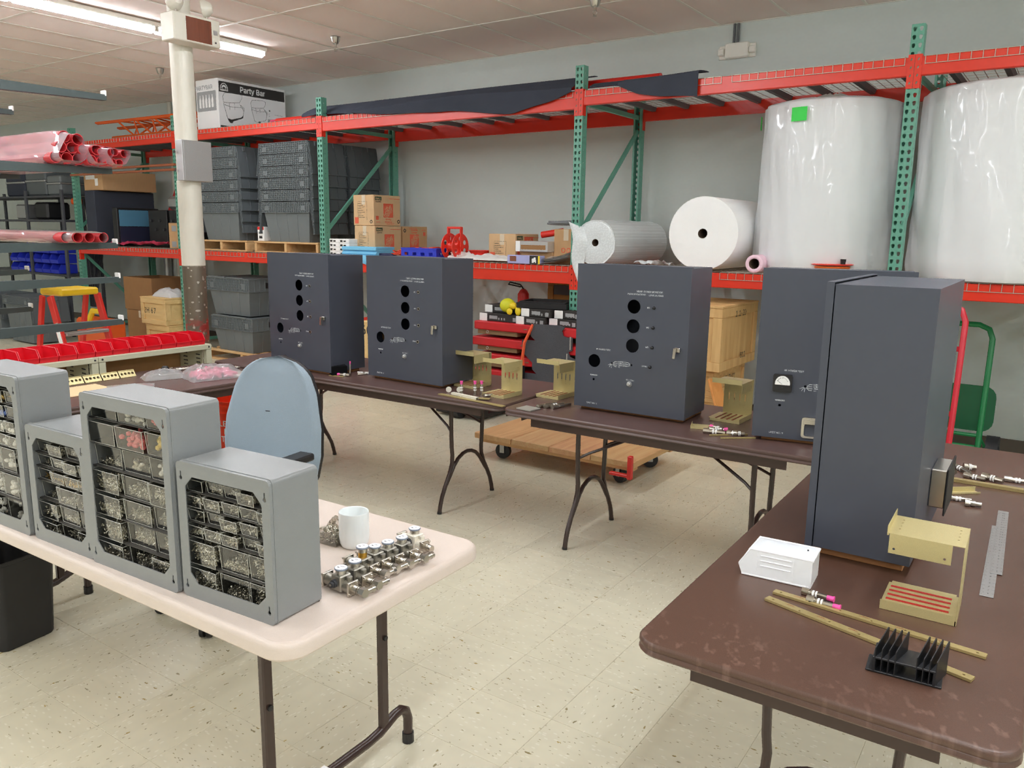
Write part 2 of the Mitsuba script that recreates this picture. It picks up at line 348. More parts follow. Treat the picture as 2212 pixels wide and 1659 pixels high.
# ------------------------------------------------------------------ pillar with its boxes
PX, PY = -5.68, 3.715
pil = thing('pillar', 'round cream steel pillar with a bare metal foot and a cover box', 'pillar')
part(pil, 'shaft', cyl((PX, PY, 0), (PX, PY, CEIL + .02), .082, n=28), 'mat_cream')
part(pil, 'sleeve', lathe([(.083, 1.345), (.088, 1.35), (.088, 1.985), (.083, 1.99)], 28), 'mat_cream', [mv(PX, PY, 0)])
def bare(p, n, uv):
    k = fbm(p.x * 9, p.y * 9, p.z * 4); m = mix(C(128, 118, 104), C(96, 86, 76), k)
    spots = smoothstep(.78, .82, noise(p.x * 45, p.y * 45, p.z * 45)); m = mix(m, mi.Color3f(*C(196, 190, 180)), spots * .8)
    red = smoothstep(.13, .02, dr.sqrt(dr.square((p.z - .86) * .8) + dr.square(p.x - p.y + 9.33 + .02))) * smoothstep(.4, .62, fbm(p.x * 30, p.y * 30, p.z * 22))
    return mix(m, mi.Color3f(*C(170, 40, 45)), dr.clip(red, 0, .8))
mat('bare_steel', mikit.proc(bare), 0.4, metal=0.55)
part(pil, 'metal_foot', lathe([(.083, 0), (.0865, 0), (.0865, 1.344), (.083, 1.344)], 28), 'mat_bare_steel', [mv(PX, PY, 0)], label='bare steel foot with a red paint smudge')
AZ = 0
BXM = [mv(PX + .07, PY, 1.985), rot('z', 90)]
bxk = part(pil, 'cover_box', cat(rb(-.125, .125, -.06, .02, 0, .295, .003), bx(-.11, -.10, -.063, -.058, .01, .285)), 'mat_alu', BXM, label='brushed metal cover box')
for z in (.075, .21): part(bxk, 'knockout', cyl((.045, -.0605, z), (.045, -.062, z), .011, n=12), 'mat_black', [mv(PX, PY - .075, 1.985)])
el = thing('emergency_light', 'old emergency light box with wood grain panel and two lamps on the pillar', 'emergency light')
EM = [mv(PX + .145, PY + .02, 2.955), rot('z', 90)]
part(el, 'housing', rb(-.22, .16, -.09, .07, 0, .19, .006), 'mat_cream', EM)
part(el, 'front_panel', bx(-.12, .085, -.0925, -.089, .012, .172), 'mat_brown_wood_panel', EM, smooth=False, label='reddish wood grain panel')
part(el, 'label_plate', bx(.10, .135, -.0925, -.09, .085, .115), 'mat_alu', EM, smooth=False)
part(el, 'test_button', cyl((.115, -.09, .03), (.115, -.097, .03), .006), 'mat_dark', EM)
for i, (x, yaw) in enumerate(((-.15, -5), (.10, 50))):
    H = [*EM, mv(x, -.02, .19), rot('z', yaw)]
    lh = part(el, 'lamp_head', tr(lathe([(0.0, .05), (.032, .042), (.055, .012), (.062, -.018), (.062, -.03), (.056, -.034)], 24), mv(0, 0, .085), rot('x', 80)), 'mat_cream', H)
    part(lh, 'reflector', tr(lathe([(0.055, -.03), (.04, -.012), (.01, 0), (0, 0)], 24), mv(0, 0, .085), rot('x', 80)), 'mat_chrome', H)
    part(lh, 'glass', tr(lathe([(0.056, -.031), (.03, -.037), (0, -.039)], 24), mv(0, 0, .085), rot('x', 80)), 'mat_lamp_glass', H)
    part(lh, 'stem', cyl((0, 0, -.002), (0, 0, .05), .009), 'mat_chrome', H)
scene['mat_lamp_glass'] = {'type': 'thindielectric'}
wl = thing('emergency_light', 'white emergency light fixture mounted high on the back wall above the rack', 'emergency light')
WM = [mv(-2.70, WALL_Y, 3.17)]
part(wl, 'housing', rb(-.10, .11, -.06, -.004, .0, .125, .008), 'mat_white_metal', WM)
part(wl, 'back_plate', rb(-.165, .165, -.02, 0, .0, .115, .006), 'mat_white_metal', WM)
for x in (-.135, .135): part(wl, 'lamp_head', tr(rb(-.03, .03, -.04, .0, .03, .09, .012), mv(x, -.012, 0), rot('z', -15 if x < 0 else 15)), 'mat_white_metal', WM)
for x in (-.035, .0): part(wl, 'conduit', cyl((x, -.02, .12), (x, -.02, CEIL - 3.175), .011, n=10), 'mat_channel', WM)
for (x, y), wh in zip(((-9.11, 5.67), (-6.15, 5.69), (-3.4, 5.9)), ('left of the pillar above the orange tower section', 'above the large bin stacks, right of the pillar', 'cut off by the top edge of the view')):
    sp = thing('sprinkler_head', 'chrome ceiling sprinkler head ' + wh, 'sprinkler')
    part(sp, 'escutcheon', lathe([(.047, 0), (.045, -.006), (.034, -.045), (.026, -.058), (0, -.058)], 20), 'mat_chrome', [mv(x, y, CEIL - .003)])
    part(sp, 'frame', cat(cyl((0, 0, -.058), (0, 0, -.085), .012, n=10), tube(arc((0, 0, -.10), .018, 100, 440, 14)[:-1], .003, 5), cyl((0, 0, -.118), (0, 0, -.125), .004, n=6)), 'mat_chrome', [mv(x, y, CEIL - .003)])
    part(sp, 'deflector', cyl((0, 0, -.124), (0, 0, -.127), .016, n=14), 'mat_chrome', [mv(x, y, CEIL - .003)])
for x, r, m, w in ((-11.62, .06, 'alu', 'wide grey'), (-11.36, .03, 'cream', 'thin cream')):
    one('wall_pipe', cyl((x, WALL_Y - r - .01, 0), (x, WALL_Y - r - .01, 1.3 if r > .05 else CEIL - .01), r, n=16), 'mat_' + m, w + ' upright pipe on the back wall left of the pillar', 'pipe')

# ------------------------------------------------------------------ cantilever rack with red tubes
mat('arm_paint', speck(C(62, 74, 74), .06, 90, 3), 0.45)
ct = thing('cantilever_rack', 'dark green cantilever rack whose level arms reach in from the left edge', 'cantilever rack')
ARMZ = [(2.49, .05), (2.02, .05), (1.53, .05), (1.30, .05), (1.01, .05)]
ARM_Y = 2.95
for ax in (-5.4, -6.72, -8.04):
    part(ct, 'column', rb(ax - .05, ax + .05, 1.25, 1.40, .0, 2.75, .005), 'mat_arm_paint')
    part(ct, 'foot', rb(ax - .05, ax + .05, 1.0, 2.6, 0, .10, .005), 'mat_arm_paint')
    for z, h in ARMZ:
        pr = Polygon([(1.40, z - .085), (1.40, z), (ARM_Y, z), (ARM_Y, z - .035)])
        k = part(ct, 'arm', tr(prism(pr, -.026, .026), np.array([[0, 0, 1, ax], [1, 0, 0, 0], [0, 1, 0, 0], [0, 0, 0, 1.0]])), 'mat_arm_paint', smooth=False)
        if z != 2.02: part(k, 'end_stop', rb(ax - .027, ax + .027, ARM_Y - .012, ARM_Y + .003, z - .01, z + .028, .003), 'mat_white', label='white end stop')
mat('red_tube', speck(C(196, 58, 62), .08, 30, 5), 0.35, spec=0.6)
mat('tube_bore', C(150, 96, 88), 0.7)
def film_bsdf(name, tint, w, rough=.15):
    scene['mat_' + name] = {'type': 'blendbsdf', 'weight': float(w), 'a': {'type': 'thindielectric', 'specular_transmittance': {'type': 'rgb', 'value': list(tint)}},
                            'b': {'type': 'twosided', 'bsdf': {'type': 'roughplastic', 'diffuse_reflectance': rgb([float(x) for x in tint]), 'alpha': float(rough)}}}
film_bsdf('pink_film', C(250, 222, 232), .34)
film_bsdf('clear_film', C(244, 244, 246), .22)
def tube_bundle(y, z, n, label, x1, film, ro=.036):
    k = thing('tube_bundle', label, 'tubes')
    offs = {6: [(-.036, 0), (.036, 0), (-.075, .062), (0, .066), (.074, .062), (.0, .0)], 7: [(-.075, 0), (0, 0), (.075, 0), (-.038, .066), (.038, .066), (.0, .132), (.07, .12)], 4: [(-.12, 0), (-.04, 0), (.04, 0), (.12, 0)]}[n]
    for i, (dy, dz) in enumerate(offs):
        xe = x1 - .012 * (i % 3)
        ty = part(k, 'tube', cat(cyl((-9.2, y + dy, z + ro + dz), (xe, y + dy, z + ro + dz), ro, n=16, cap=False), cyl((xe - .25, y + dy, z + ro + dz), (xe, y + dy, z + ro + dz), ro - .004, n=16, cap=False), tr(prism(circ(0, 0, ro, 5).difference(circ(0, 0, ro - .004, 5)), -.001, 0), mv(xe, y + dy, z + ro + dz), rot('y', 90))), 'mat_red_tube')
        part(ty, 'bore', cyl((xe - .25, y + dy, z + ro + dz), (xe - .245, y + dy, z + ro + dz), ro - .003, n=16), 'mat_tube_bore', label='pinkish hollow inside of tube')
    hull = unary_union([Point(dy, dz + ro).buffer(ro + .004, quad_segs=5) for dy, dz in offs]).convex_hull.buffer(.004)
    o = np.array(hull.exterior.coords)[:-1][::-1]; m = len(o)
    def sheet(u, v):
        i = (v * m); a = np.floor(i).astype(int) % m; t = i - np.floor(i); q = o[a] * (1 - t[..., None]) + o[(a + 1) % m] * t[..., None]
        wob = .008 * (meshkit.noise(np.stack([u * 60, v * 14, v * 0], -1), 3) - .5)
        end = np.clip((u - .93) / .07, 0, 1); c = o.mean(0); q = c + (q - c) * (1 - .28 * end[..., None] ** 2) * (1 + wob[..., None] * 2)
        return -9.2 + (x1 + 9.2 + .06) * u, y + q[..., 0], z + q[..., 1]
    part(k, 'wrapping', grid(sheet, 60, m + 1), film, label='loose glossy plastic wrapping')
tube_bundle(2.63, 2.024, 7, 'bundle of red tubes in pink plastic, nearest of three bundles on the arm', -5.30, 'mat_pink_film')
tube_bundle(2.80, 2.024, 6, 'middle bundle of red tubes in pink plastic on the arm', -5.27, 'mat_pink_film', .033)
tube_bundle(2.90, 2.024, 6, 'bundle of red tubes in pink plastic at the tip of the arm', -5.24, 'mat_pink_film', .026)
tube_bundle(2.68, 1.534, 4, 'flat pack of four red tubes in clear film on the lower arm', -5.27, 'mat_clear_film', .033)
# ------------------------------------------------------------------ folding tables
mat('brown_top', speck(C(78, 58, 54), .10, 900, 6), 0.34, spec=0.5)
def scuff(p, n, uv):
    k = 1 + .1 * (noise(p.x * 900, p.y * 900, p.z * 900) - .5) * 2 + .14 * (fbm(p.x * 5, p.y * 5, p.z * 5) - .5)
    s = smoothstep(.56, .80, fbm(p.x * 60 + p.y * 20, p.y * 38 - p.x * 10, 3.0, 4)) * smoothstep(.42, .7, fbm(p.x * 5 + 5, p.y * 5, 1.0)) * smoothstep(2.25, 1.75, p.y)
    return mix(mi.Color3f(*C(80, 57, 47)) * k, mi.Color3f(*C(140, 112, 100)), s * .26)
mat('brown_worn', mikit.proc(scuff), 0.34, spec=0.5)
mat('brown_trim', C(58, 40, 35), 0.35, spec=0.5)
mat('brown_leg', C(50, 34, 30), 0.28, spec=0.6)
mat('beige_top', speck(C(204, 190, 180), .035, 900, 5), 0.42)
def ringpts(w, h, r, n=7):
    o = []
    for cx, cy, a in ((w / 2 - r, h / 2 - r, 0), (-w / 2 + r, h / 2 - r, 90), (-w / 2 + r, -h / 2 + r, 180), (w / 2 - r, -h / 2 + r, 270)):
        for t in np.radians(np.linspace(a, a + 90, n)): o.append((cx + r * math.cos(t), cy + r * math.sin(t)))
    return np.array(o)
def slab(w, h, r, layers, n=7):
    rings = [np.column_stack([ringpts(w - 2 * i, h - 2 * i, max(r - i, .001), n), np.full(4 * n, z)]) for i, z in layers]
    m = 4 * n; v = np.vstack(rings); i = np.arange(m); j = (i + 1) % m
    f = [quads(np.stack([i + k * m, j + k * m, j + (k + 1) * m, i + (k + 1) * m], 1)) for k in range(len(layers) - 1)]
    a = np.arange(1, m - 1); L = (len(layers) - 1) * m
    f += [np.stack([a * 0, a + 1, a], 1), np.stack([a * 0 + L, a + L, a + 1 + L], 1)]
    return v, np.vstack(f)
TZ = .737
def brown_table(cx, cy, L, yaw, inset, label, top='mat_brown_top'):
    k = thing('folding_table', label, 'table'); M = [mv(cx, cy, 0), rot('z', yaw)]; W = .762
    part(k, 'tabletop', slab(L, W, .06, [(.014, .700), (.005, .7015), (0, .707), (.003, .7145), (.0045, .7165), (.002, .719), (0, .725), (.001, .731), (.005, .7355), (.012, TZ)]), top, M, smooth=35)
    r_ = Polygon(ringpts(L - .09, W - .09, .05)).difference(Polygon(ringpts(L - .102, W - .102, .044)))
    straight = r_.intersection(unary_union([sbox(-L / 2 + .16, -1, L / 2 - .16, 1), sbox(-L, -W / 2 + .13, L, W / 2 - .13)]))
    part(k, 'apron', prism(straight, .652, .701), 'mat_brown_trim', M, smooth=False)
    for g in getattr(r_.buffer(.0015).difference(straight.buffer(.0001)), 'geoms', []):
        if g.area > 1e-5: part(k, 'corner_band', prism(g, .650, .701), 'mat_brown_trim', M)
    for s in (-1, 1):
        x = s * (L / 2 - inset)
        for t in (-1, 1):
            pts = [(x, t * .158, .70), (x, t * .158, .5), (x, t * .153, .38), (x, t * .147, .33), (x, t * .150, .28), (x, t * .175, .22), (x, t * .215, .155), (x, t * .245, .10), (x, t * .262, .05), (x, t * .272, 0.004)]
            lg = part(k, 'leg', tube(pts, .0127, 10), 'mat_brown_leg', M)
            part(lg, 'foot_cap', cyl((x, t * .2722, 0), (x, t * .2705, .012), .0142, n=10), 'mat_black', M)
        part(k, 'leg_arch', tube([(x, a, z) for a, z in ((-.205, .165), (-.165, .215), (-.13, .262), (-.09, .298), (-.045, .318), (0, .325), (.045, .318), (.09, .298), (.13, .262), (.165, .215), (.205, .165))], .0115, 10), 'mat_brown_leg', M)
        xi = x - s * .38
        part(k, 'brace', cat(tube([(x, -.155, .47), (x - s * .05, -.13, .5), (xi, -.02, .655)], .0075, 6), tube([(x, .155, .47), (x - s * .05, .13, .5), (xi, .02, .655)], .0075, 6), rb(xi - .05, xi + .05, -.045, .045, .64, .70, .006)), 'mat_brown_leg', M)
        part(k, 'hinge_bar', cyl((x, -.3, .69), (x, .3, .69), .0115, n=8), 'mat_brown_leg', M)
    return k
brown_table(-3.640, 3.672, 2.42, 1.95, .50, 'brown folding table with rounded corners under the two leftmost tall dark cabinets')
brown_table(-1.592, 3.700, 1.62, 1.5, .345, 'brown folding table under the middle dark cabinet, beside the wooden dolly')
brown_table(-.385, 2.765, 2.44, 91.2, .36, 'brown folding table nearest the view, worn near corner, holding the white bin', 'mat_brown_worn')
brown_table(-4.46, 2.275, 1.83, 86.5, .30, 'brown folding table at the left holding the bagged parts, orange bucket underneath')
def beige_table():
    cx, cy, L, W, yaw = -2.553, 1.365, 2.44, .762, 2.0
    k = thing('folding_table', 'beige plastic folding table holding the four grey drawer cabinets and white mug', 'table'); M = [mv(cx, cy, 0), rot('z', yaw)]
    part(k, 'tabletop', slab(L, W, .07, [(.02, .690), (.006, .692), (0, .699), (0, .722), (.003, .730), (.009, .7355), (.018, TZ)], 9), 'mat_beige_top', M, smooth=40)
    for s in (-1, 1):
        x = s * (L / 2 - .27)
        for t in (-1, 1):
            lg = part(k, 'leg', rb(x - .011, x + .011, t * .22 - .016, t * .22 + .016, .10, .695, .004), 'mat_brown_leg', M)
            part(lg, 'bolt', cyl((x - .013, t * .22, .42), (x + .017, t * .22, .42), .008, n=8), 'mat_black', M)
        pts = [(x, -.335, .02), (x, -.335, .085), (x, -.325, .115), (x, -.30, .132), (x, -.27, .13), (x, -.2, .105), (x, -.15, .10), (x, .15, .10), (x, .2, .105), (x, .27, .13), (x, .30, .132), (x, .325, .115), (x, .335, .085), (x, .335, .02)]
        part(k, 'foot_bar', tube(pts, .0155, 12), 'mat_brown_leg', M)
        for t in (-1, 1): part(k, 'foot_cap', cyl((x, t * .335, 0), (x, t * .335, .035), .019, n=12), 'mat_black', M)
        part(k, 'leg_brace', cat(tube([(x, .20, .585), (x - s * .03, .17, .615), (x - s * .20, .05, .66), (x - s * .42, 0, .685)], .009, 6), tube([(x, -.20, .585), (x - s * .03, -.17, .615), (x - s * .20, -.05, .66), (x - s * .42, 0, .685)], .009, 6)), 'mat_brown_leg', M)
    s = 1; x = L / 2 - .27
    part(k, 'leg_sticker', bx(x - .017, x + .017, -.055, -.015, .114, .1165), 'mat_white', M, smooth=False, label='small white maker sticker on the foot bar')
beige_table()

# ------------------------------------------------------------------ tall dark equipment cabinets
mat('cabinet', speck(C(64, 68, 79), .05, 1300, 2), 0.36, spec=0.5)
mat('inside', C(30, 29, 27), 0.9)
mat('print', C(205, 208, 212), 0.6)
mat('ply_edge', wood(C(176, 124, 78), C(128, 84, 50), 0), 0.75)
mat('amber', C(84, 58, 26), 0.6)
HOLES = [(.318, .535), (.318, .438), (.318, .341)]
def tbox(par, s, h, x, z, M, m='mat_print', bold=False):
    part(par, 'printed_text', tr(txt(s, h, .0004, bold), mv(x, -.0003, z), UP), m, M, smooth=False)
def cabinet(label, x, y, zb, yaw, n, W=.606, H=.735, D=.285, meter=False, amber=False, handle='up', plain=False, leds='hole'):
    k = thing('equipment_cabinet', label, 'cabinet'); M = [mv(x, y, zb), rot('z', yaw)]; t = .002
    body = cat(rb(.004, W - .004, D - .004, D, .004, H - .006, .001), rb(.003, .003 + t, .022, D, .003, H - .006, .0005), rb(W - .003 - t, W - .003, .022, D, .003, H - .006, .0005), rb(.003, W - .003, .022, D, .003, .003 + t, .0005), rb(.003, W - .003, .022, D, H - .006 - t, H - .006, .0005))
    part(k, 'body', body, 'mat_cabinet', M)
    door = sbox(0, 0, W, H)
    if plain: holes = []
    else:
        holes = [circ(a, b, .0345, 8) for a, b in HOLES] + [circ(.11, .156 - .006, .006)]
        if not meter: holes.append(circ(.11, .246, .0335, 8))
        holes += [circ(.424, b, .0065) for a, b in HOLES] + [circ(.417, .244, .0065), circ(.210, .243, .0055), circ(.317, .244, .0055)]
        holes += [circ(a + s * .029, b + q * .029, .0018, 3) for a, b in HOLES for s in (-1, 1) for q in (-1, 1)]
    part(k, 'door', cat(tr(prism(door.difference(unary_union(holes)) if holes else door, 0, t), mv(0, t, 0), UP), bx(0, t, 0, .020, 0, H), bx(W - t, W, 0, .020, 0, H), bx(0, W, 0, .020, 0, t), bx(0, W, 0, .020, H - t, H)), 'mat_cabinet', M, smooth=False)
    if plain: return k, M
    if amber: part(k, 'gauge_backing', cyl((.11, .06, .246), (.11, .062, .246), .045, n=20), 'mat_amber', M, label='brown disc behind the lower opening')
    tbox(k, 'SNAP-DOWN MONITOR', .0085, .397, .607, M); tbox(k, 'PATH DEVIATIONS', .0075, .330, .5925, M); tbox(k, 'LEVEL ALARMS', .0075, .432, .5915, M)
    for s, b in zip(('M1', 'M2', 'M3'), HOLES): tbox(k, s, .0075, .396, b[1] - .004, M)
    tbox(k, 'RF POWER TEST', .0075, .160, .304, M); tbox(k, 'SYNC', .0075, .388, .241, M); tbox(k, 'WARNING', .006, .110, .169, M, bold=True)
    tbox(k, 'RF 1 TEST', .0065, .314, .163, M); tbox(k, 'UNIT NO. %d' % n, .008, .104, .020, M)
    ln = lambda *p: tube([(a, -.0003, b) for a, b in p], .0009, 4)
    fan = [ln((.210 + .007, .245), (.228, .253), (.240, .253)), ln((.217, .243), (.226, .244), (.240, .244)), ln((.216, .240), (.226, .235), (.240, .235)), ln((.214, .238), (.226, .227), (.238, .227)),
           ln((.205, .239), (.188, .232)), ln((.206, .238), (.196, .222)), ln((.209, .237), (.208, .218)), ln((.311, .246), (.300, .254), (.288, .254)), ln((.311, .243), (.288, .245)), ln((.311, .241), (.300, .235), (.288, .235))]
    part(k, 'printed_lines', cat(fan), 'mat_print', M)
    for q in range(4): tbox(k, ('500', '100', '50', '10')[q], .006, .251, .2505 - q * .0088, M)
    for q, s in enumerate(('FWD 67', 'REFLECT', 'PWR SENS')): tbox(k, s, .006, .272, .2515 - q * .0093, M)
    part(k, 'knob', cat(cyl((.311, 0, .147), (.311, -.012, .147), .0125, .011, n=14), cyl((.311, -.012, .147), (.311, -.016, .147), .011, .007, n=14), cyl((.311, 0, .147), (.311, -.003, .147), .014, n=14)), 'mat_alu', M, label='small silver knob')
    for a, b in [(.424, q[1]) for q in HOLES] + [(.417, .244)]:
        if leds == 'knob': part(k, 'indicator', cat(cyl((a, 0, b), (a, -.008, b), .0085, .007, n=12), cyl((a, -.008, b), (a, -.011, b), .007, .003, n=12)), 'mat_black', M, label='black indicator cap')
        else: part(k, 'indicator_bezel', cat(lathe([(.0095, 0), (.0095, .003), (.006, .003)], 14)), 'mat_nickel' if leds == 'ring' else 'mat_dark', [*M, mv(a, 0, b), rot('x', 90)])
    if handle == 'up':
        part(k, 'latch', cat(rb(.541, .570, -.014, 0, .330, .353, .003), tr(rb(-.0075, .0075, -.010, 0, -.046, .006, .003), mv(.548, -.016, .345), rot('y', 4))), 'mat_chrome', M, label='chrome paddle latch')
    if meter:
        mm = part(k, 'panel_meter', tr(cat(prism(rr(.080, .078, .008), 0, .014)), mv(.116, 0, .251), UP), 'mat_black', M, label='square black panel meter')
        face = Polygon([(.03 * math.cos(a) * 1.05, -.006 + .034 * math.sin(a)) for a in np.linspace(0, math.pi, 17)] + [(-.0315, -.012), (.0315, -.012)])
        part(mm, 'dial', tr(prism(face, .0142, .0148), mv(.116, 0, .256), UP), 'mat_white', M, smooth=False, label='white half round dial')
        sc_ = [tube([(.116 + .022 * math.cos(a), -.0152, .252 + .024 * math.sin(a)) for a in np.linspace(.35, 2.8, 9)], .0005, 4)]
        sc_ += [tube([(.116 + r0 * math.cos(a), -.0152, .252 + r0 * math.sin(a)) for r0 in (.021, .026)], .0004, 4) for a in np.linspace(.4, 2.75, 7)] + [tube([(.116, -.0152, .246), (.093, -.0152, .263)], .0006, 4)]
        part(mm, 'scale', cat(sc_), 'mat_dark', M)
        part(mm, 'adjust_screw', cyl((.116, -.014, .233), (.116, -.016, .233), .004, n=10), 'mat_dark', M)
        part(k, 'handle', cat(tr(prism(rr(.075, .092, .012).difference(rr(.052, .055, .010, 0, -.010)), 0, .014), mv(.246, 0, .062), UP), rb(.216, .276, -.018, -.012, .078, .10, .003)), 'mat_chrome', M, label='chrome pull handle')
    return k, M
def plinth(label, x0, x1, y0, y1, h, M, z=TZ):
    return one('wood_block', rb(x0, x1, y0, y1, z, z + h - .0005, .002), 'mat_ply_edge', label, 'wood', M)
cabinet('tall dark grey cabinet at the left end of the row behind the office chair', -4.369, 3.395, .755, -2.0, 1, leds='ring')
plinth('wooden block under the leftmost tall dark cabinet', .03, .58, .03, .26, .018, [mv(-4.369, 3.395, 0), rot('z', -2)])
cabinet('tall dark grey cabinet with a brown disc in its lower hole, second from the left', -3.551, 3.488, .755, -.5, 3, amber=True, leds='ring')
plinth('wooden block under the second tall dark cabinet from the left', .02, .56, .035, .295, .018, [mv(-3.551, 3.488, 0), rot('z', -.5)])
cabinet('tall dark grey cabinet with four black indicator caps in the middle of the row', -2.09, 3.538, .755, 2.0, 5, leds='knob')
plinth('wooden block under the middle tall dark cabinet', .02, .585, .04, .30, .018, [mv(-2.09, 3.538, 0), rot('z', 2)])
cabinet('tall dark grey cabinet with a black panel meter, partly hidden by the nearest cabinet', -1.128, 3.490, .755, 12.0, 9, meter=True, handle='no', H=.75)
plinth('wooden block under the tall cabinet with the panel meter', .04, .56, .03, .25, .018, [mv(-1.128, 3.490, 0), rot('z', 12)])
kb, MB_ = cabinet('tall dark grey cabinet nearest the view, seen from its plain side', -.569, 2.872, .765, -89.0, 0, plain=True, H=.758, D=.275, W=.60)
plinth('thick wooden block under the nearest tall cabinet', .0, .56, .02, .255, .028, [mv(-.569, 2.872, 0), rot('z', -89)])
# a small chromed box with a black cover on the back of the nearest cabinet
bxk = part(kb, 'back_box', rb(.18, .33, .275, .318, .10, .215, .003), 'mat_chrome', MB_, label='polished box on the back of the cabinet')
part(bxk, 'cover', rb(.16, .35, .318, .323, .085, .225, .002), 'mat_black', MB_, label='black cover plate')

# ------------------------------------------------------------------ small parts drawer cabinets, seen from behind
mat('grey_shell', speck(C(126, 129, 130), .05, 1100, 4), 0.33, spec=0.5)
mat('drawer_rim', C(176, 176, 168), 0.3, spec=0.6)
mat('rack_dark', C(62, 60, 56), 0.6)
scene['mat_drawer'] = {'type': 'thindielectric', 'specular_transmittance': {'type': 'rgb', 'value': [.84, .84, .82]}}
scene['mat_drawer_front'] = {'type': 'principledthin', 'base_color': {'type': 'rgb', 'value': C(205, 205, 194)}, 'roughness': .5, 'diff_trans': 1.0}
mat('zinc', C(196, 192, 178), 0.3, metal=0.9)
mat('yellow_metal', C(196, 164, 92), 0.35, metal=0.8)
mat('white_bits', C(226, 224, 214), 0.5)
mat('pink_bits', C(214, 110, 112), 0.5)
mat('yellow_bits', C(214, 186, 92), 0.5)
mat('blue_bits', C(92, 120, 190), 0.5)
def _screw(l, r, nut=False):
    if nut:
        return lathe([(r * 2.1, -.0015), (r * 2.1, .0015), (r * 1.1, .0015), (r * 1.1, -.0015), (r * 2.1, -.0015)], 6)
    return cat(cyl((0, 0, -l / 2), (0, 0, l / 2), r, n=4, cap=False), lathe([(r, l / 2), (r * 2, l / 2), (r * 1.8, l / 2 + r * 1.4), (0, l / 2 + r * 1.6)], 5))
def pile(x0, x1, y0, y1, z0, z1, n, kind, rs):
    """n loose bits filling the box, flat side down"""
    sh = {'screw': [_screw(.011, .0015), _screw(.008, .0014)], 'long': [_screw(.022, .0014), _screw(.018, .0014)], 'nut': [_screw(0, .0024, True)], 'lump': [lathe([(0, -.006), (.006, -.004), (.008, 0), (.005, .005), (0, .006)], 6)]}[kind]
    out = []
    for si, (v, f) in enumerate(sh):
        m = n // len(sh); q = rs.normal(size=(m, 4)); q /= np.linalg.norm(q, axis=1, keepdims=True); w, x, y, z = q.T
        R = np.stack([np.stack([1 - 2 * (y * y + z * z), 2 * (x * y - z * w), 2 * (x * z + y * w)], -1), np.stack([2 * (x * y + z * w), 1 - 2 * (x * x + z * z), 2 * (y * z - x * w)], -1), np.stack([2 * (x * z - y * w), 2 * (y * z + x * w), 1 - 2 * (x * x + y * y)], -1)], 1)
        mx = max(np.abs(v).max(), .003) if kind != 'lump' else .008
        px, py = rs.uniform(x0 + mx * .6, x1 - mx * .6, m), y0 + mx * .8 + (y1 - y0 - mx) * rs.uniform(0, 1, m) ** 1.6
        hh = z1 - (z1 - z0) * .35 * rs.uniform(0, 1) * np.abs(px - x0) / (x1 - x0)
        pz = z0 + mx * .5 + np.maximum(hh - z0 - mx, .002) * rs.uniform(0, 1, m)
        V = np.einsum('nij,kj->nki', R, v) + np.stack([px, py, pz], -1)[:, None]
        F = (np.asarray(f)[None] + (np.arange(m) * len(v))[:, None, None]).reshape(-1, 3); out.append((V.reshape(-1, 3), F))
    return cat(out)
def keyhole(x, z): return unary_union([circ(x, z - .006, .0052), sbox(x - .0022, z - .006, x + .0022, z + .011)])
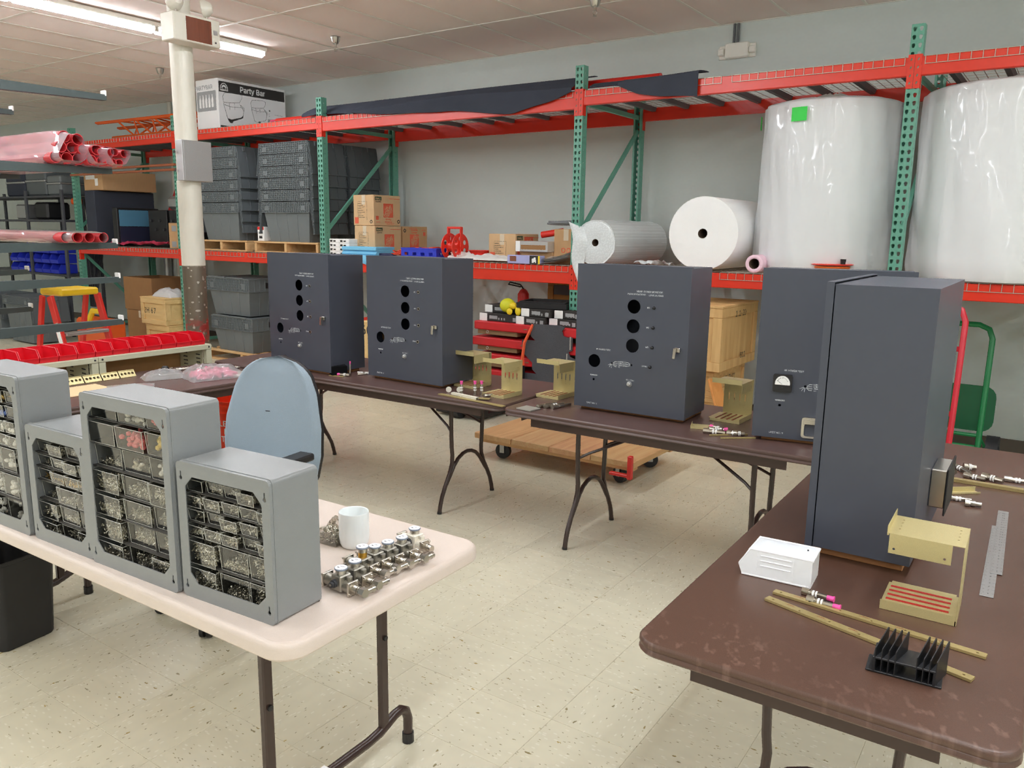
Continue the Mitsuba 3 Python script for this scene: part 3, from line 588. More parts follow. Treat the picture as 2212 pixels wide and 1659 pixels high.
def drawer_cabinet(label, x, y, yaw, W, H, rows, seed, scheme):
    rs = np.random.RandomState(seed); D = .153
    k = thing('drawer_cabinet', label, 'drawer cabinet'); M = [mv(x, y, TZ), rot('z', yaw)]
    ml, mr, mt, mb, c = .030, .026, .034, .040, .026
    op = Polygon([(ml + c, mb), (W - mr - c, mb), (W - mr, mb + c), (W - mr, H - mt - c), (W - mr - c, H - mt), (ml + c, H - mt), (ml, H - mt - c), (ml, mb + c)])
    kh = [keyhole(.016, H - .035), keyhole(W - .016, H - .04), keyhole(.016, .035), keyhole(W - .016, .035)]
    o = rr(W, H, .012, W / 2, H / 2)
    shell = tr(prism(o.difference(rr(W - .005, H - .005, .010, W / 2, H / 2)), -D, 0), UP)
    part(k, 'shell', cat(shell, tr(prism(o.difference(op).difference(unary_union(kh)), -.002, .0005), UP), tr(prism(o.buffer(.0018).difference(o.buffer(-.001)), -.012, -.009), UP)), 'mat_grey_shell', M, smooth=25)
    total = sum(h for h, _ in rows); z = H - .004; uz = (H - .008) / total
    lat = []
    for ri, (hh, ncol) in enumerate(rows):
        z1, h = z, hh * uz; z -= h; z0 = z
        lat.append(bx(.004, W - .004, .02, D - .002, z0 - .001, z0 + .001)); lat.append(bx(.004, W - .004, D - .006, D - .002, z0 - .003, z0 + .003))
        cw = (W - .008) / ncol
        for ci in range(ncol):
            a0, a1 = .004 + ci * cw + .002, .004 + (ci + 1) * cw - .002
            if ci: lat.append(bx(a0 - .003, a0 - .001, .03, D - .002, z0, z1))
            sp = scheme(ri, ci, ncol, rs)
            back = .012 + sp.get('out', rs.uniform(0, .02)); hz = z0 + .002; ht = z1 - .008
            if sp.get('none'): continue
            vis = a1 > ml - .01 and a0 < W - mr + .01
            b, t_ = .0015, .0
            q = np.array([[a0 + .003, back + .004, hz], [a1 - .003, back + .004, hz], [a1 - .003, D - .004, hz], [a0 + .003, D - .004, hz], [a0, back, ht], [a1, back, ht], [a1, D - .004, ht], [a0, D - .004, ht]])
            dk = part(k, 'drawer', (q, quads([[0, 1, 2, 3], [0, 1, 5, 4], [1, 2, 6, 5], [3, 0, 4, 7]])), 'mat_drawer', M, smooth=False)
            part(dk, 'front', bx(a0, a1, D - .004, D - .002, hz, ht + .006), 'mat_drawer_front', M, smooth=False)
            e = lambda i, j, r=.0009: cyl(q[i], q[j], r, n=4, cap=False)
            part(dk, 'rim', cat(e(4, 5), e(5, 6), e(4, 7), e(0, 4), e(1, 5), e(0, 1, .0007)), 'mat_drawer_rim', M)
            if sp.get('n') and vis:
                fz = hz + (ht - hz) * sp.get('fill', .5)
                part(dk, 'contents', pile(a0 + .004, a1 - .004, back + .005, min(back + .09, D - .01), hz + .0015, fz, int(sp['n'] * (cw / .06)), sp['kind'], rs), 'mat_' + sp.get('m', 'zinc'), M, smooth=False, kind='stuff')
    part(k, 'drawer_rack', cat(lat), 'mat_rack_dark', M, smooth=False)
    return k
def sch4(r, c, n, rs):
    if (r, c) in ((1, 0), (7, 4)): return {}
    if r >= 5:
        return dict(kind='screw', n=230, fill=[.9, .8][r - 5] if c != 1 else .45, out=.0 if c == 0 else .012) if n == 3 else dict(kind='nut', n=60, fill=.4)
    return dict(kind=['screw', 'long', 'screw', 'nut', 'screw'][(r * 2 + c) % 5], n=int(rs.uniform(50, 150)), fill=rs.uniform(.35, .95), out=rs.uniform(0, .018))
drawer_cabinet('small grey drawer cabinet full of screws at the right end of the four', -1.742, 1.058, 5.0, .318, .350, [(.034, 5)] * 5 + [(.062, 3), (.068, 3)], 4, sch4)
def sch3(r, c, n, rs):
    if r < 2: return [dict(out=.01), dict(kind='lump', n=14, fill=.5, m='white_bits'), dict(kind='lump', n=20, fill=.5, m='pink_bits')][c] if r == 0 else [dict(out=.0), dict(kind='lump', n=34, fill=.75, m='pink_bits'), dict(kind='lump', n=30, fill=.8, m='yellow_bits')][c]
    if r == 2: return [dict(kind='nut', n=60, fill=.4), dict(kind='lump', n=26, fill=.6), dict(kind='lump', n=22, fill=.7, m='white_bits')][c]
    return dict(kind='screw' if c == 0 or r == 6 else 'long', n=170, fill=rs.uniform(.5, .85), out=.0 if c == 0 else rs.uniform(.0, .02))
drawer_cabinet('tall grey drawer cabinet with pink and yellow parts in its upper drawers', -2.122, 1.027, 3.6, .367, .476, [(.062, 3)] * 7, 9, sch3)
def sch2(r, c, n, rs):
    return dict(kind=['screw', 'nut', 'screw', 'long'][(r + c) % 4], n=90 if r in (1, 5, 6) else 45, fill=rs.uniform(.3, .8), m='yellow_metal' if r in (0, 3) else 'zinc')
drawer_cabinet('small grey drawer cabinet between the two tall drawer cabinets', -2.424, 1.014, 3.3, .296, .346, [(.034, 4)] * 4 + [(.048, 3)] * 3, 6, sch2)
def sch1(r, c, n, rs):
    if r == 2: return dict(kind='lump', n=14, fill=.4, m='blue_bits')
    return dict(kind='lump' if r != 1 else 'screw', n=16 if r != 1 else 60, fill=.7, m='white_bits' if r != 1 else 'yellow_metal')
drawer_cabinet('tall grey drawer cabinet with white parts, cut off by the left edge', -2.812, .989, 3.2, .367, .478, [(.045, 6)] * 5 + [(.082, 4)] * 3, 11, sch1)
# ------------------------------------------------------------------ things on and around the beige table
mat('mug', C(232, 236, 236), 0.35, spec=0.6)
one('mug', lathe([(0, 0), (.030, 0), (.036, .004), (.041, .014), (.0435, .035), (.0435, .105), (.0425, .107), (.041, .105), (.0405, .036), (.036, .012), (0, .008)], 40), 'mat_mug', 'plain white handleless mug on the beige table behind the row of silver fittings', 'mug', [mv(-1.634, 1.535, TZ)])
mat('cast', speck(C(150, 146, 136), .08, 900), 0.38, metal=0.85)
mat('cast_pale', speck(C(222, 216, 202), .04, 900), 0.45, metal=0.2)
mat('gold', C(206, 160, 70), 0.3, metal=0.9)
mat('dial_face', C(232, 230, 238), 0.5)
mat('dial_rim', C(120, 128, 142), 0.4)
def coupler(x, y, yaw, label, body='mat_cast', goldneck=False, elbow=True, up=0.0):
    k = thing('wattmeter_fitting', label, 'fitting', None); M = [mv(x, y, TZ + .001), rot('z', yaw)]
    part(k, 'body', cat(cyl((-.052, 0, .0185), (.038, 0, .0185), .0165, n=18), rb(-.020, .016, -.019, .019, .004, .047 , .003), cyl((.024, .004, .02), (.024, .004, .044), .008, n=12)), body, M)
    part(k, 'side_port', cat(cyl((-.004, -.018, .026), (-.004, -.027, .026), .0105, n=14), cyl((-.004, -.027, .026), (-.004, -.034, .026), .0075, n=12)), 'mat_dark', M, label='dark side port')
    part(k, 'port_pin', cyl((-.004, -.034, .026), (-.004, -.0352, .026), .003, n=8), 'mat_nickel', M)
    for xx in (-.056, .040):
        part(k, 'flange', rb(xx - .003, xx + .003, -.0175, .0175, .001, .0365, .001), 'mat_nickel', M)
        part(k, 'flange_bolts', cat([cyl((xx + .003 * s, a, .0185 + b), (xx + .0085 * s, a, .0185 + b), .0032, n=7) for s in ((1,) if xx > 0 else (-1,)) for a in (-.0128, .0128) for b in (-.0128, .0128)]), 'mat_chrome', M)
    z0 = .047
    if goldneck: part(k, 'neck', cyl((-.002, 0, z0), (-.002, 0, z0 + .016), .0118, n=18), 'mat_gold', M, label='gold barrel under the dial'); z0 += .014
    part(k, 'element_ring', cat(cyl((-.002, 0, z0), (-.002, 0, z0 + .011), .0125, n=20), lathe([(.0128, .002), (.0138, .004), (.0138, .009), (.0128, .011)], 20) if False else cyl((-.002, 0, z0 + .003), (-.002, 0, z0 + .009), .0135, n=20)), 'mat_chrome', M)
    d = part(k, 'dial', lathe([(0, 0), (.0155, 0), (.0172, .0015), (.0172, .004), (.0162, .005), (.0155, .0052)], 26), 'mat_dial_rim', [*M, mv(-.002, 0, z0 + .011)], label='grey rimmed dial cap')
    part(d, 'face', cyl((0, 0, .003), (0, 0, .0055), .0157, n=24), 'mat_dial_face', [*M, mv(-.002, 0, z0 + .011)], label='white printed face')
    part(d, 'print', cat(bx(-.008, -.001, -.0065, -.0035, .0055, .0058), bx(-.006, .006, .003, .0038, .0055, .0058), bx(-.005, .005, .006, .0067, .0055, .0058)), 'mat_dark', [*M, mv(-.002, 0, z0 + .011)], smooth=False)
    if elbow:
        part(k, 'connector', cat(cyl((.043, 0, .0185), (.062, 0, .0185), .0105, n=14), cyl((.062, 0, .0185), (.064, 0, .0185), .0125, n=14), cyl((.066, 0, .0185), (.069, 0, .0185), .0125, n=14), cyl((.064, 0, .0185), (.070, 0, .0185), .010, n=12)), 'mat_nickel', M)
        part(k, 'elbow_plug', cat(cyl((.070, 0, .0185), (.088, 0, .0185), .0125, n=6), cyl((.080, .008, .0185), (.080, .030, .0185), .0085, n=12), cyl((.080, .024, .0185), (.080, .034, .0185), .0098, n=12)), 'mat_chrome', M)
    else:
        part(k, 'connector', cat(cyl((.043, 0, .0185), (.058, 0, .0185), .0085, n=14), cyl((.052, 0, .0185), (.056, 0, .0185), .0105, n=14), cyl((.058, 0, .0185), (.070, 0, .0185), .0095, n=14)), 'mat_nickel', M)
for i, (x, y) in enumerate([(-1.441, 1.308), (-1.445, 1.360), (-1.474, 1.415), (-1.475, 1.462), (-1.468, 1.505), (-1.460, 1.553)]):
    coupler(x, y, -2 + 1.5 * (i % 3), ['silver wattmeter fitting nearest the table edge in the row beside the mug', 'second silver wattmeter fitting from the near end of the row', 'silver wattmeter fitting with a gold barrel under its dial', 'silver wattmeter fitting just behind the gold barrelled one', 'second silver wattmeter fitting from the far end of the tight row', 'silver wattmeter fitting at the far end of the tight row'][i], goldneck=i == 2)
coupler(-1.478, 1.625, -6, 'pale painted wattmeter fitting set apart at the far end of the row', 'mat_cast_pale', elbow=False)
# a tray of nuts and a loose fitting behind the mug
k = thing('parts_tray', 'small clear tray heaped with nuts, between the grey cabinet and the mug', 'tray'); MT = [mv(-1.74, 1.485, TZ + .001), rot('z', 5)]
part(k, 'body', cat(bx(0, .075, 0, .10, 0, .002), bx(0, .075, 0, .0015, 0, .04), bx(0, .075, .0985, .10, 0, .04), bx(0, .0015, 0, .1, 0, .04), bx(.0735, .075, 0, .1, 0, .04)), 'mat_drawer', MT, smooth=False)
part(k, 'contents', pile(.003, .072, .003, .097, .003, .052, 190, 'nut', np.random.RandomState(3)), 'mat_zinc', MT, smooth=False, kind='stuff')
def connector_mesh(L=.05, r=.006, caps=True):
    return cat(cyl((0, 0, r), (L * .3, 0, r), r * 1.35, n=12), cyl((L * .3, 0, r), (L * .36, 0, r), r * .9, n=10), cyl((L * .36, 0, r), (L * .62, 0, r), r * 1.1, n=12), cyl((L * .62, 0, r), (L, 0, r), r * .9, n=12))
one('loose_fitting', cat(tr(connector_mesh(.04, .008), rot('y', -50), mv(0, 0, 0)), tube([(.0, 0, .03), (.03, .02, .022), (.045, .03, .03)], .002, 5), cyl((-.012, 0, .002), (.014, 0, .002), .01, n=10)), 'mat_nickel', 'small loose silver fitting behind the mug, at the grey cabinet', 'fitting', [mv(-1.80, 1.60, TZ + .001)])

# ------------------------------------------------------------------ black waste bin
def basket():
    L = [(.0, .145, .105, .03), (.008, .150, .110, .034), (.12, .156, .115, .036), (.355, .170, .128, .042), (.36, .178, .136, .046), (.372, .178, .136, .046), (.374, .174, .132, .044), (.366, .168, .126, .041), (.02, .148, .108, .033)]
    rg = [np.column_stack([ringpts(2 * a, 2 * b, r, 6), np.full(24, z)]) for z, a, b, r in L]; m = 24; i = np.arange(m); j = (i + 1) % m
    f = [quads(np.stack([i + k * m, j + k * m, j + (k + 1) * m, i + (k + 1) * m], 1)) for k in range(len(L) - 1)]; a = np.arange(1, m - 1); q = (len(L) - 1) * m
    return np.vstack(rg), np.vstack(f + [np.stack([a * 0, a + 1, a], 1), np.stack([a * 0 + q, a + q, a + 1 + q], 1)])
one('waste_bin', basket(), mat('bin_black', speck(C(30, 30, 32), .1, 700), 0.55), 'black plastic waste bin on the floor, cut off by the left edge', 'bin', [mv(-3.405, 1.285, 0), rot('z', 8)], smooth=40)

# ------------------------------------------------------------------ office chair
def weave(p, n, uv):
    k = 1 + .10 * (noise(p.x * 700, p.y * 700, p.z * 700) - .5) * 2 + .07 * (fbm(p.x * 9, p.y * 9, p.z * 9) - .5)
    return mi.Color3f(*C(136, 150, 162)) * k
mat('chair_fabric', mikit.proc(weave), 0.9, spec=0.2, sheen=0.5)
ch = thing('office_chair', 'grey blue upholstered office chair on castors behind the beige table', 'chair'); CM = [mv(-2.90, 1.99, 0), rot('z', 9)]
def back_pad(front):
    def fn(u, v):
        h = .47 + .60 * v; w = .290 * np.interp(v, [0, .12, .3, .5, .75, .88, .96, 1], [.70, .93, 1, .98, .84, .68, .44, .0])
        s = 2 * u - 1; x = w * np.sign(s) * np.abs(s) ** .9
        edge = np.minimum(1, (1 - np.abs(s)) * 6) * np.minimum(1, (1 - v) * 10) * np.minimum(1, v * 10 + .2)
        y = .285 + .075 * v + .05 * (v - .4) ** 2 - .03 * s * s
        return (x, y - .028 * edge ** .5 if front else y + .018 + .016 * edge ** .5, h)
    return fn
part(ch, 'back_cushion', grid(back_pad(True), 25, 31), 'mat_chair_fabric', CM, smooth=True)
g = grid(back_pad(False), 25, 31); part(ch, 'back_shell', (g[0], g[1][:, ::-1]), 'mat_black', CM, smooth=True, label='black plastic back shell')
def rim_strip():
    A, B = grid(back_pad(True), 25, 31)[0].reshape(25, 31, 3), g[0].reshape(25, 31, 3)
    out = []
    for P_, Q in ((A[0], B[0]), (A[-1], B[-1]), (A[:, -1], B[:, -1]), (A[:, 0], B[:, 0])):
        n = len(P_); i = np.arange(n - 1); out.append((np.vstack([P_, Q]), quads(np.stack([i, i + 1, i + 1 + n, i + n], 1))))
    return cat(out)
part(ch, 'back_edge', rim_strip(), 'mat_black', CM)
part(ch, 'seam_tag', bx(-.01, .012, .262, .268, .826, .829), 'mat_dark', CM, smooth=False)
part(ch, 'seat', rb(-.25, .25, -.25, .24, .43, .51, .03), 'mat_chair_fabric', CM)
part(ch, 'back_bar', tube([(0, .1, .42), (0, .30, .42), (0, .345, .48), (0, .35, .62)], .02, 8), 'mat_black', CM)
for s in (-1, 1):
    ar = part(ch, 'armrest', cat(rb(-.04, .04, -.20, .08, .0, .032, .012)), 'mat_black', [*CM, mv(s * .30, .10, .665)], label='black padded armrest')
    part(ar, 'arm_trim', rb(-.032, .032, -.12, .02, -.012, -.001, .004), 'mat_cream', [*CM, mv(s * .30, .10, .665)], label='cream plastic trim')
    part(ar, 'arm_post', cat(rb(-.012, .012, -.03, .03, -.20, -.012, .004), tube([(0, 0, -.20), (-s * .02, 0, -.25), (-s * .15, 0, -.255)], .014, 7)), 'mat_black', [*CM, mv(s * .30, .10, .665)])
part(ch, 'gas_lift', cyl((0, 0, .10), (0, 0, .44), .027, n=12), 'mat_black', CM)
for i in range(5):
    a = math.radians(72 * i - 56 - 9); c, s = math.cos(a), math.sin(a)
    sp = part(ch, 'base_arm', tube([(0, 0, .12), (.12 * c, .12 * s, .115), (.285 * c, .285 * s, .085)], [.03, .026, .018], 8), 'mat_black', CM)
    part(sp, 'castor', cat(cyl((.29 * c - .022 * s, .29 * s + .022 * c, .028), (.29 * c - .006 * s, .29 * s + .006 * c, .028), .028, n=14), cyl((.29 * c + .006 * s, .29 * s - .006 * c, .028), (.29 * c + .022 * s, .29 * s - .022 * c, .028), .028, n=14), cyl((.285 * c, .285 * s, .03), (.285 * c, .285 * s, .09), .012, n=8), tr(rb(-.026, .026, -.02, .02, .03, .062, .008), mv(.285 * c, .285 * s, 0), rot('z', math.degrees(a)))), 'mat_black', CM)
bk = thing('bucket', 'orange plastic bucket with white lettering under the far left table', 'bucket'); BM = [mv(-5.13, 3.62, 0.001)]
mat('bucket', C(232, 62, 28), 0.4)
part(bk, 'pail', cat(lathe([(0, .002), (.126, 0), (.130, .004), (.142, .27), (.150, .272), (.150, .285), (.143, .29), (.144, .31), (.150, .312), (.150, .345), (.144, .347), (.145, .360), (.152, .362), (.152, .372), (.144, .372), (.128, .012), (0, .012)], 36)), 'mat_bucket', BM)
part(bk, 'handle', tube([(-.150 * math.cos(t), -.150 * math.sin(t) * .35 - .04, .33 - .19 * math.sin(t)) for t in np.linspace(0, math.pi, 15)], .002, 5), 'mat_steel', BM)
for s in (-1, 1): part(bk, 'handle_ear', cyl((s * .148, -.03, .33), (s * .162, -.03, .33), .012, n=10), 'mat_bucket', BM)
def wrap_text(s, h, r, z, a0):
    v, f = txt(s, h, .0012, True); a = a0 + v[:, 0] / r; q = r + v[:, 2]
    return np.stack([q * np.cos(a), q * np.sin(a), z + v[:, 1]], 1), f
for s, z in (("LET'S", .185), ('DO', .125), ('THIS', .065)):
    part(bk, 'lettering', wrap_text(s, .042, .1405 + (z - .2) * .045, z, math.radians(-52)), 'mat_white', BM, smooth=False, label='white lettering')

# ------------------------------------------------------------------ wooden dolly under the middle tables
mat('plank', wood(C(214, 172, 124), C(188, 142, 96), 0, 40), 0.6)
dl = thing('wooden_dolly', 'low wooden plank dolly on four black castors with red end brackets', 'dolly')
for i in range(4):
    x = -3.50 + i * .325
    part(dl, 'plank', rb(x + .001, x + .322, 4.50 + .004 * (i % 2), 5.22, .150, .192, .004), mat('plank_%d' % i, wood(C(216 - 8 * (i % 2), 176, 128), C(192, 146 - 6 * (i % 3), 100), 1, 34 + 5 * i), 0.6))
part(dl, 'side_rail', cat(rb(-3.48, -2.22, 4.53, 4.60, .122, .1495, .003), rb(-3.48, -2.22, 5.12, 5.19, .122, .1495, .003)), 'mat_plank')
mat('tyre', C(36, 37, 40), 0.55)
for x, y, a in ((-3.32, 4.62, 10), (-2.36, 4.63, -20), (-2.36, 5.08, 35), (-3.32, 5.10, 60)):
    W_ = [mv(x, y, 0), rot('z', a)]
    w = part(dl, 'castor', cat(cyl((0, -.018, .057), (0, .018, .057), .0565, n=26), cyl((0, -.02, .057), (0, .02, .057), .03, n=14)), 'mat_tyre', W_, label='black rubber castor wheel')
    part(w, 'fork', cat(rb(-.018, .018, -.030, -.026, .045, .118, .003), rb(-.018, .018, .026, .030, .045, .118, .003), rb(-.03, .03, -.03, .03, .112, .1215, .003), cyl((0, -.034, .057), (0, .034, .057), .008, n=8)), 'mat_alu', W_)
mat('red_paint', C(206, 44, 40), 0.35)
part(dl, 'end_bracket', cat(rb(-2.23, -2.20, 4.462, 4.496, .085, .24, .004), rb(-2.36, -2.20, 4.462, 4.496, .095, .115, .004)), 'mat_red_paint', label='red steel push handle bracket')

# ------------------------------------------------------------------ on the near brown table
def stack_bin(name, label, x, y, z, yaw, L, W, H, m, group=None, lab_rid=True, t=.0022):
    k = thing(name, label, 'bin', group); M = [mv(x, y, z), rot('z', yaw)]
    prof = Polygon([(.012, 0), (0, .40 * H), (.16 * L, H), (L, H), (L - .002, 0)])
    inner = Polygon([(.014, t), (.003, .40 * H + .01), (.16 * L, H + .01), (L - t, H + .01), (L - t, t)])
    sd = tr(prism(prof, 0, t), UP)
    parts_ = [tr(sd, mv(0, t, 0)), tr(sd, mv(0, W, 0)), bx(.012, L - .002, .001, W - .001, 0, t), bx(L - t, L, 0, W, 0, H),
              tr(bx(0, t, 0, W, 0, .41 * H), mv(.0095, 0, 0), rot('y', -math.degrees(math.atan2(.012, .4 * H))))]
    for yy in (0, W - .004): parts_ += [rb(.16 * L, L, yy - .001, yy + .005, H - .004, H, .001), tr(rb(0, math.hypot(.16 * L, .6 * H), -.0005, .0045, -.002, .002, .0008), mv(0, yy, .4 * H), rot('y', -math.degrees(math.atan2(.6 * H, .16 * L))))]
    parts_ += [rb(L - .004, L + .003, 0, W, H - .005, H, .001), rb(.008, L - .004, -.001, W + .001, 0, .005, .001), rb(-.001, .004, .002, W - .002, .385 * H, .41 * H, .001)]
    part(k, 'shell', cat(parts_), m, M)
    if lab_rid:
        part(k, 'side_ridges', cat([rb(.30 * L, .72 * L, -.0022, .0005, a * H, a * H + .002, .0006) for a in (.80, .62, .44)] + [rb(.25 * L, .255 * L, -.0012, .0005, .1 * H, .86 * H, .0004), rb(.75 * L, .756 * L, -.0012, .0005, .1 * H, .86 * H, .0004)]), m, M)
    return k
mat('bin_white', C(238, 240, 244), 0.4, spec=0.5)
kb = stack_bin('stacking_bin', 'white plastic stacking bin on the near brown table beside the tall cabinet', -.665, 2.030, TZ + .001, 4.5, .188, .104, .078, 'mat_bin_white')
part(kb, 'rivet_hole', cat(cyl((.158, .1015, .066), (.158, .103, .066), .0025, n=8)), 'mat_dark', [mv(-.665, 2.030, TZ), rot('z', 4.5)])
mat('gold_sheet', speck(C(196, 182, 132), .05, 700, 5), 0.36, metal=0.35)
mat('slot_red', C(176, 44, 38), 0.6)
mat('slot_brown', C(126, 66, 44), 0.6)
def bracket(label, x, y, yaw, slot='mat_slot_red', z=TZ + .001):
    k = thing('shelf_bracket', label, 'bracket'); M = [mv(x, y, z), rot('z', yaw)]; w, d, h, t = .150, .168, .198, .0014
    hs = [sbox(a - .003, .082, a + .003, .118) for a in (.028, .056, .084, .112)] + [circ(a, b, .0014, 3) for a in (.028, .056, .084, .112) for b in (.125, .076, .062)]
    part(k, 'back_plate', tr(prism(sbox(0, 0, w, h).difference(unary_union(hs)), 0, t), UP), 'mat_gold_sheet', M, smooth=False)
    part(k, 'base', cat(bx(0, w, -d, -t, .012, .012 + t), bx(0, t, -d, -.004, 0, .013), bx(w - t, w, -d, -.004, 0, .024), bx(0, w, -d, -d + t, .0, .0134), bx(-.012, 0, -d + .006, -.012, .012, .012 + t)), 'mat_gold_sheet', M, smooth=False)
    for a in (.026, .054, .082, .110): part(k, 'slot_strip', bx(a - .004, a + .004, -d + .008, -.02, .0136, .0152), slot, M, smooth=False, label='reddish strip')
    holes = [circ(a, b, .0024, 4) for a in (.03, .055, .08, .105) for b in (-.018, -d + .022)]
    part(k, 'shelf', cat(prism(sbox(0, -d, w, 0).difference(unary_union(holes)), h - t, h), bx(0, w, -d, -d + t, h, h + .018), bx(0, w, -d, -d + .004, h - .006, h)), 'mat_gold_sheet', M, smooth=False)
    fl = prism(sbox(-d + .006, -.050, -.026, 0).difference(unary_union([circ(-d + .018, -.038, .003), circ(-.04, -.038, .003)])), 0, t)
    part(k, 'drop_flange', tr(fl, mv(w, 0, h), SIDE), 'mat_gold_sheet', M, smooth=False)
    return k
bracket('gold sheet metal bracket with four red strips on the near brown table', -.147, 2.195, -90 + 2)
bracket('gold bracket farthest left in the row, next to the second tall cabinet', -2.955, 3.775, -2, 'mat_slot_brown')
bracket('gold bracket standing in front of the orange strap at the table joint', -2.650, 3.660, -3, 'mat_slot_brown')
bracket('gold bracket just left of the middle tall cabinet', -2.400, 3.826, -3, 'mat_slot_brown')
bracket('gold bracket between the middle cabinet and the one with a panel meter', -1.415, 3.895, -1, 'mat_slot_brown')
mat('gold_bar', speck(C(166, 148, 100), .08, 400, 9), 0.4, metal=0.4)
def bar(label, p, q, w, t=.006, z=TZ + .001, m='mat_gold_bar', holes=7, name='mounting_strip'):
    p, q = np.array(p), np.array(q); L = np.linalg.norm(q - p); a = math.degrees(math.atan2(*(q - p)[::-1]))
    k = thing(name, label, 'strip'); M = [mv(p[0], p[1], z), rot('z', a)]
    hs = [circ(.018 + (L - .036) * i / max(holes - 1, 1), (.3 if i % 2 else .5) * w - w / 2 + .0, .0028) for i in range(holes)]
    pl = sbox(0, -w / 2, L, w / 2)
    part(k, 'bar', prism(pl.difference(unary_union(hs)) if holes else pl, 0, t), m, M, smooth=False)
    if holes: part(k, 'stamping', cat([bx(.05 + i * L / 6, .075 + i * L / 6, w * .12, w * .18, t, t + .0002) for i in range(5)] + [bx(.055 + i * L / 6, .07 + i * L / 6, w * .26, w * .31, t, t + .0002) for i in range(5)]), 'mat_slot_brown', M, smooth=False)
bar('gold drilled strip passing under the black heat sink', (-.551, 1.918), (-.082, 1.800), .022)
bar('gold drilled strip lying between the heat sink and the gold bracket', (-.548, 1.968), (-.068, 1.924), .020)
mat('sink', C(26, 27, 30), 0.42, spec=0.5)
hk = thing('heat_sink', 'black finned heat sink on the near brown table', 'heat sink'); HM = [mv(-.262, 1.712, TZ + .0012), rot('z', 5)]
part(hk, 'base', cat(rb(-.012, .132, 0, .07, .0, .004, .001), rb(.0, .12, .0, .07, .030, .035, .001), rb(.0, .006, 0, .07, .002, .034, .001), rb(.114, .12, 0, .07, .002, .034, .001)), 'mat_sink', HM)
for a in (.004, .017, .030, .043, .083, .095, .107, .119): part(hk, 'fin', tr(prism(Polygon([(0, 0), (.066, 0), (.066, .074), (.062, .077), (0, .052)]), 0, .0018), mv(a - .001, 0, .004), rot('z', -16), SIDE), 'mat_sink', HM, smooth=False)
def rule(label, p, q, w, z):
    p, q = np.array(p), np.array(q); L = np.linalg.norm(q - p); a = math.degrees(math.atan2(*(q - p)[::-1]))
    k = thing('steel_ruler', label, 'ruler'); M = [mv(p[0], p[1], z), rot('z', a)]
    part(k, 'blade', rb(0, L, -w / 2, w / 2, 0, .001, .0003), 'mat_alu', M)
    ms = [bx(i * .0127 - .0003, i * .0127 + .0003, w / 2 - (.009 if i % 2 == 0 else .005), w / 2 - .001, .001, .0012) for i in range(1, int(L / .0127))]
    ms += [bx(i * .0254 - .0003, i * .0254 + .0003, -w / 2 + .001, -w / 2 + .007, .001, .0012) for i in range(1, int(L / .0254))]
    part(k, 'marks', cat(ms), 'mat_dark', M, smooth=False)
    part(k, 'numbers', cat([tr(txt(str(i), .006, .0002), mv(i * .0254, -.002, .001), rot('z', 90)) for i in range(1, int(L / .0254))]), 'mat_dark', M, smooth=False)
rule('steel ruler lying underneath, its numbered near end showing', (-.099, 2.275), (-.120, 2.885), .032, TZ + .001)
rule('steel ruler lying on top of the other one', (-.092, 2.450), (-.117, 3.060), .031, TZ + .0025)
mat('pink', C(232, 84, 160), 0.45)
def coax(label, x, y, yaw, L=.07, cap=None, z=TZ + .001, pitch=0, tag=True, group=None, name='coaxial_connector', r=.0075):
    k = thing(name, label, 'connector', group); M = [mv(x, y, z), rot('z', yaw), rot('y', -pitch)]
    part(k, 'barrel', connector_mesh(L, r), 'mat_nickel', M)
    if tag: part(k, 'paper_tag', cat(cyl((L * .42, 0, r), (L * .50, 0, r), r * 1.18, n=12, cap=False), cyl((L * .55, 0, r), (L * .62, 0, r), r * 1.18, n=12, cap=False)), 'mat_white', M, label='white paper band')
    if cap: part(k, 'cap', cat(cyl((L, 0, r), (L + .016, 0, r), r * .85, r * .95, n=12), cyl((L + .016, 0, r), (L + .018, 0, r), r * 1.1, n=12)), cap, M, label='pink plastic cap' if 'pink' in cap else 'black cap')
coax('pink capped connector nearer the white bin, with paper bands', -.488, 2.006, -2, .062, 'mat_pink')
coax('pink capped connector nearer the gold strips', -.466, 1.968, -3, .064, 'mat_pink')
# right part of the near table
coax('long connector with a black end beside the gold angle piece', -.300, 3.085, 12, .085, None)
coax('short thick connector in front of the black ended one', -.232, 3.055, 8, .05, None, tag=False, r=.010)
one('gold_angle', cat(bx(0, .15, 0, .03, 0, .0015), bx(0, .15, .029, .0305, 0, .018), bx(0, .15, 0, .0012, 0, .006)), 'mat_gold_sheet', 'short folded gold channel near the rulers', 'angle', [mv(-.312, 3.135, TZ + .001), rot('z', 42)], smooth=False)
one('gold_tab', bx(0, .05, 0, .045, 0, .0015), 'mat_gold_sheet', 'small gold tab poking out behind the nearest cabinet', 'tab', [mv(-.345, 3.03, TZ + .001), rot('z', 20)], smooth=False)
bar('long flat brass strip lying along the far part of the near table', (-.365, 3.345), (.0, 3.352), .026, .012, holes=0)
rs = np.random.RandomState(12)
for i, (x, y, a, L) in enumerate([(-.395, 3.60, -55, .09), (-.372, 3.52, -50, .10), (-.335, 3.56, -48, .11), (-.29, 3.55, 20, .045), (-.275, 3.43, -12, .075), (-.215, 3.45, -20, .075), (-.145, 3.47, 5, .085), (-.365, 3.44, 95, .05)]):
    coax('loose silver connector ' + ['farthest back in the heap right of the nearest cabinet', 'leaning out of the heap right of the nearest cabinet', 'lying lengthwise in the heap right of the nearest cabinet', 'lying apart behind the heap of loose connectors', 'first in the line leading right from the heap', 'second in the line leading right from the heap', 'at the right end of the line of loose connectors', 'with a pink cap in front of the heap'][i], x, y, a, L, 'mat_pink' if i == 7 else None, r=.009 + .002 * (i % 2))
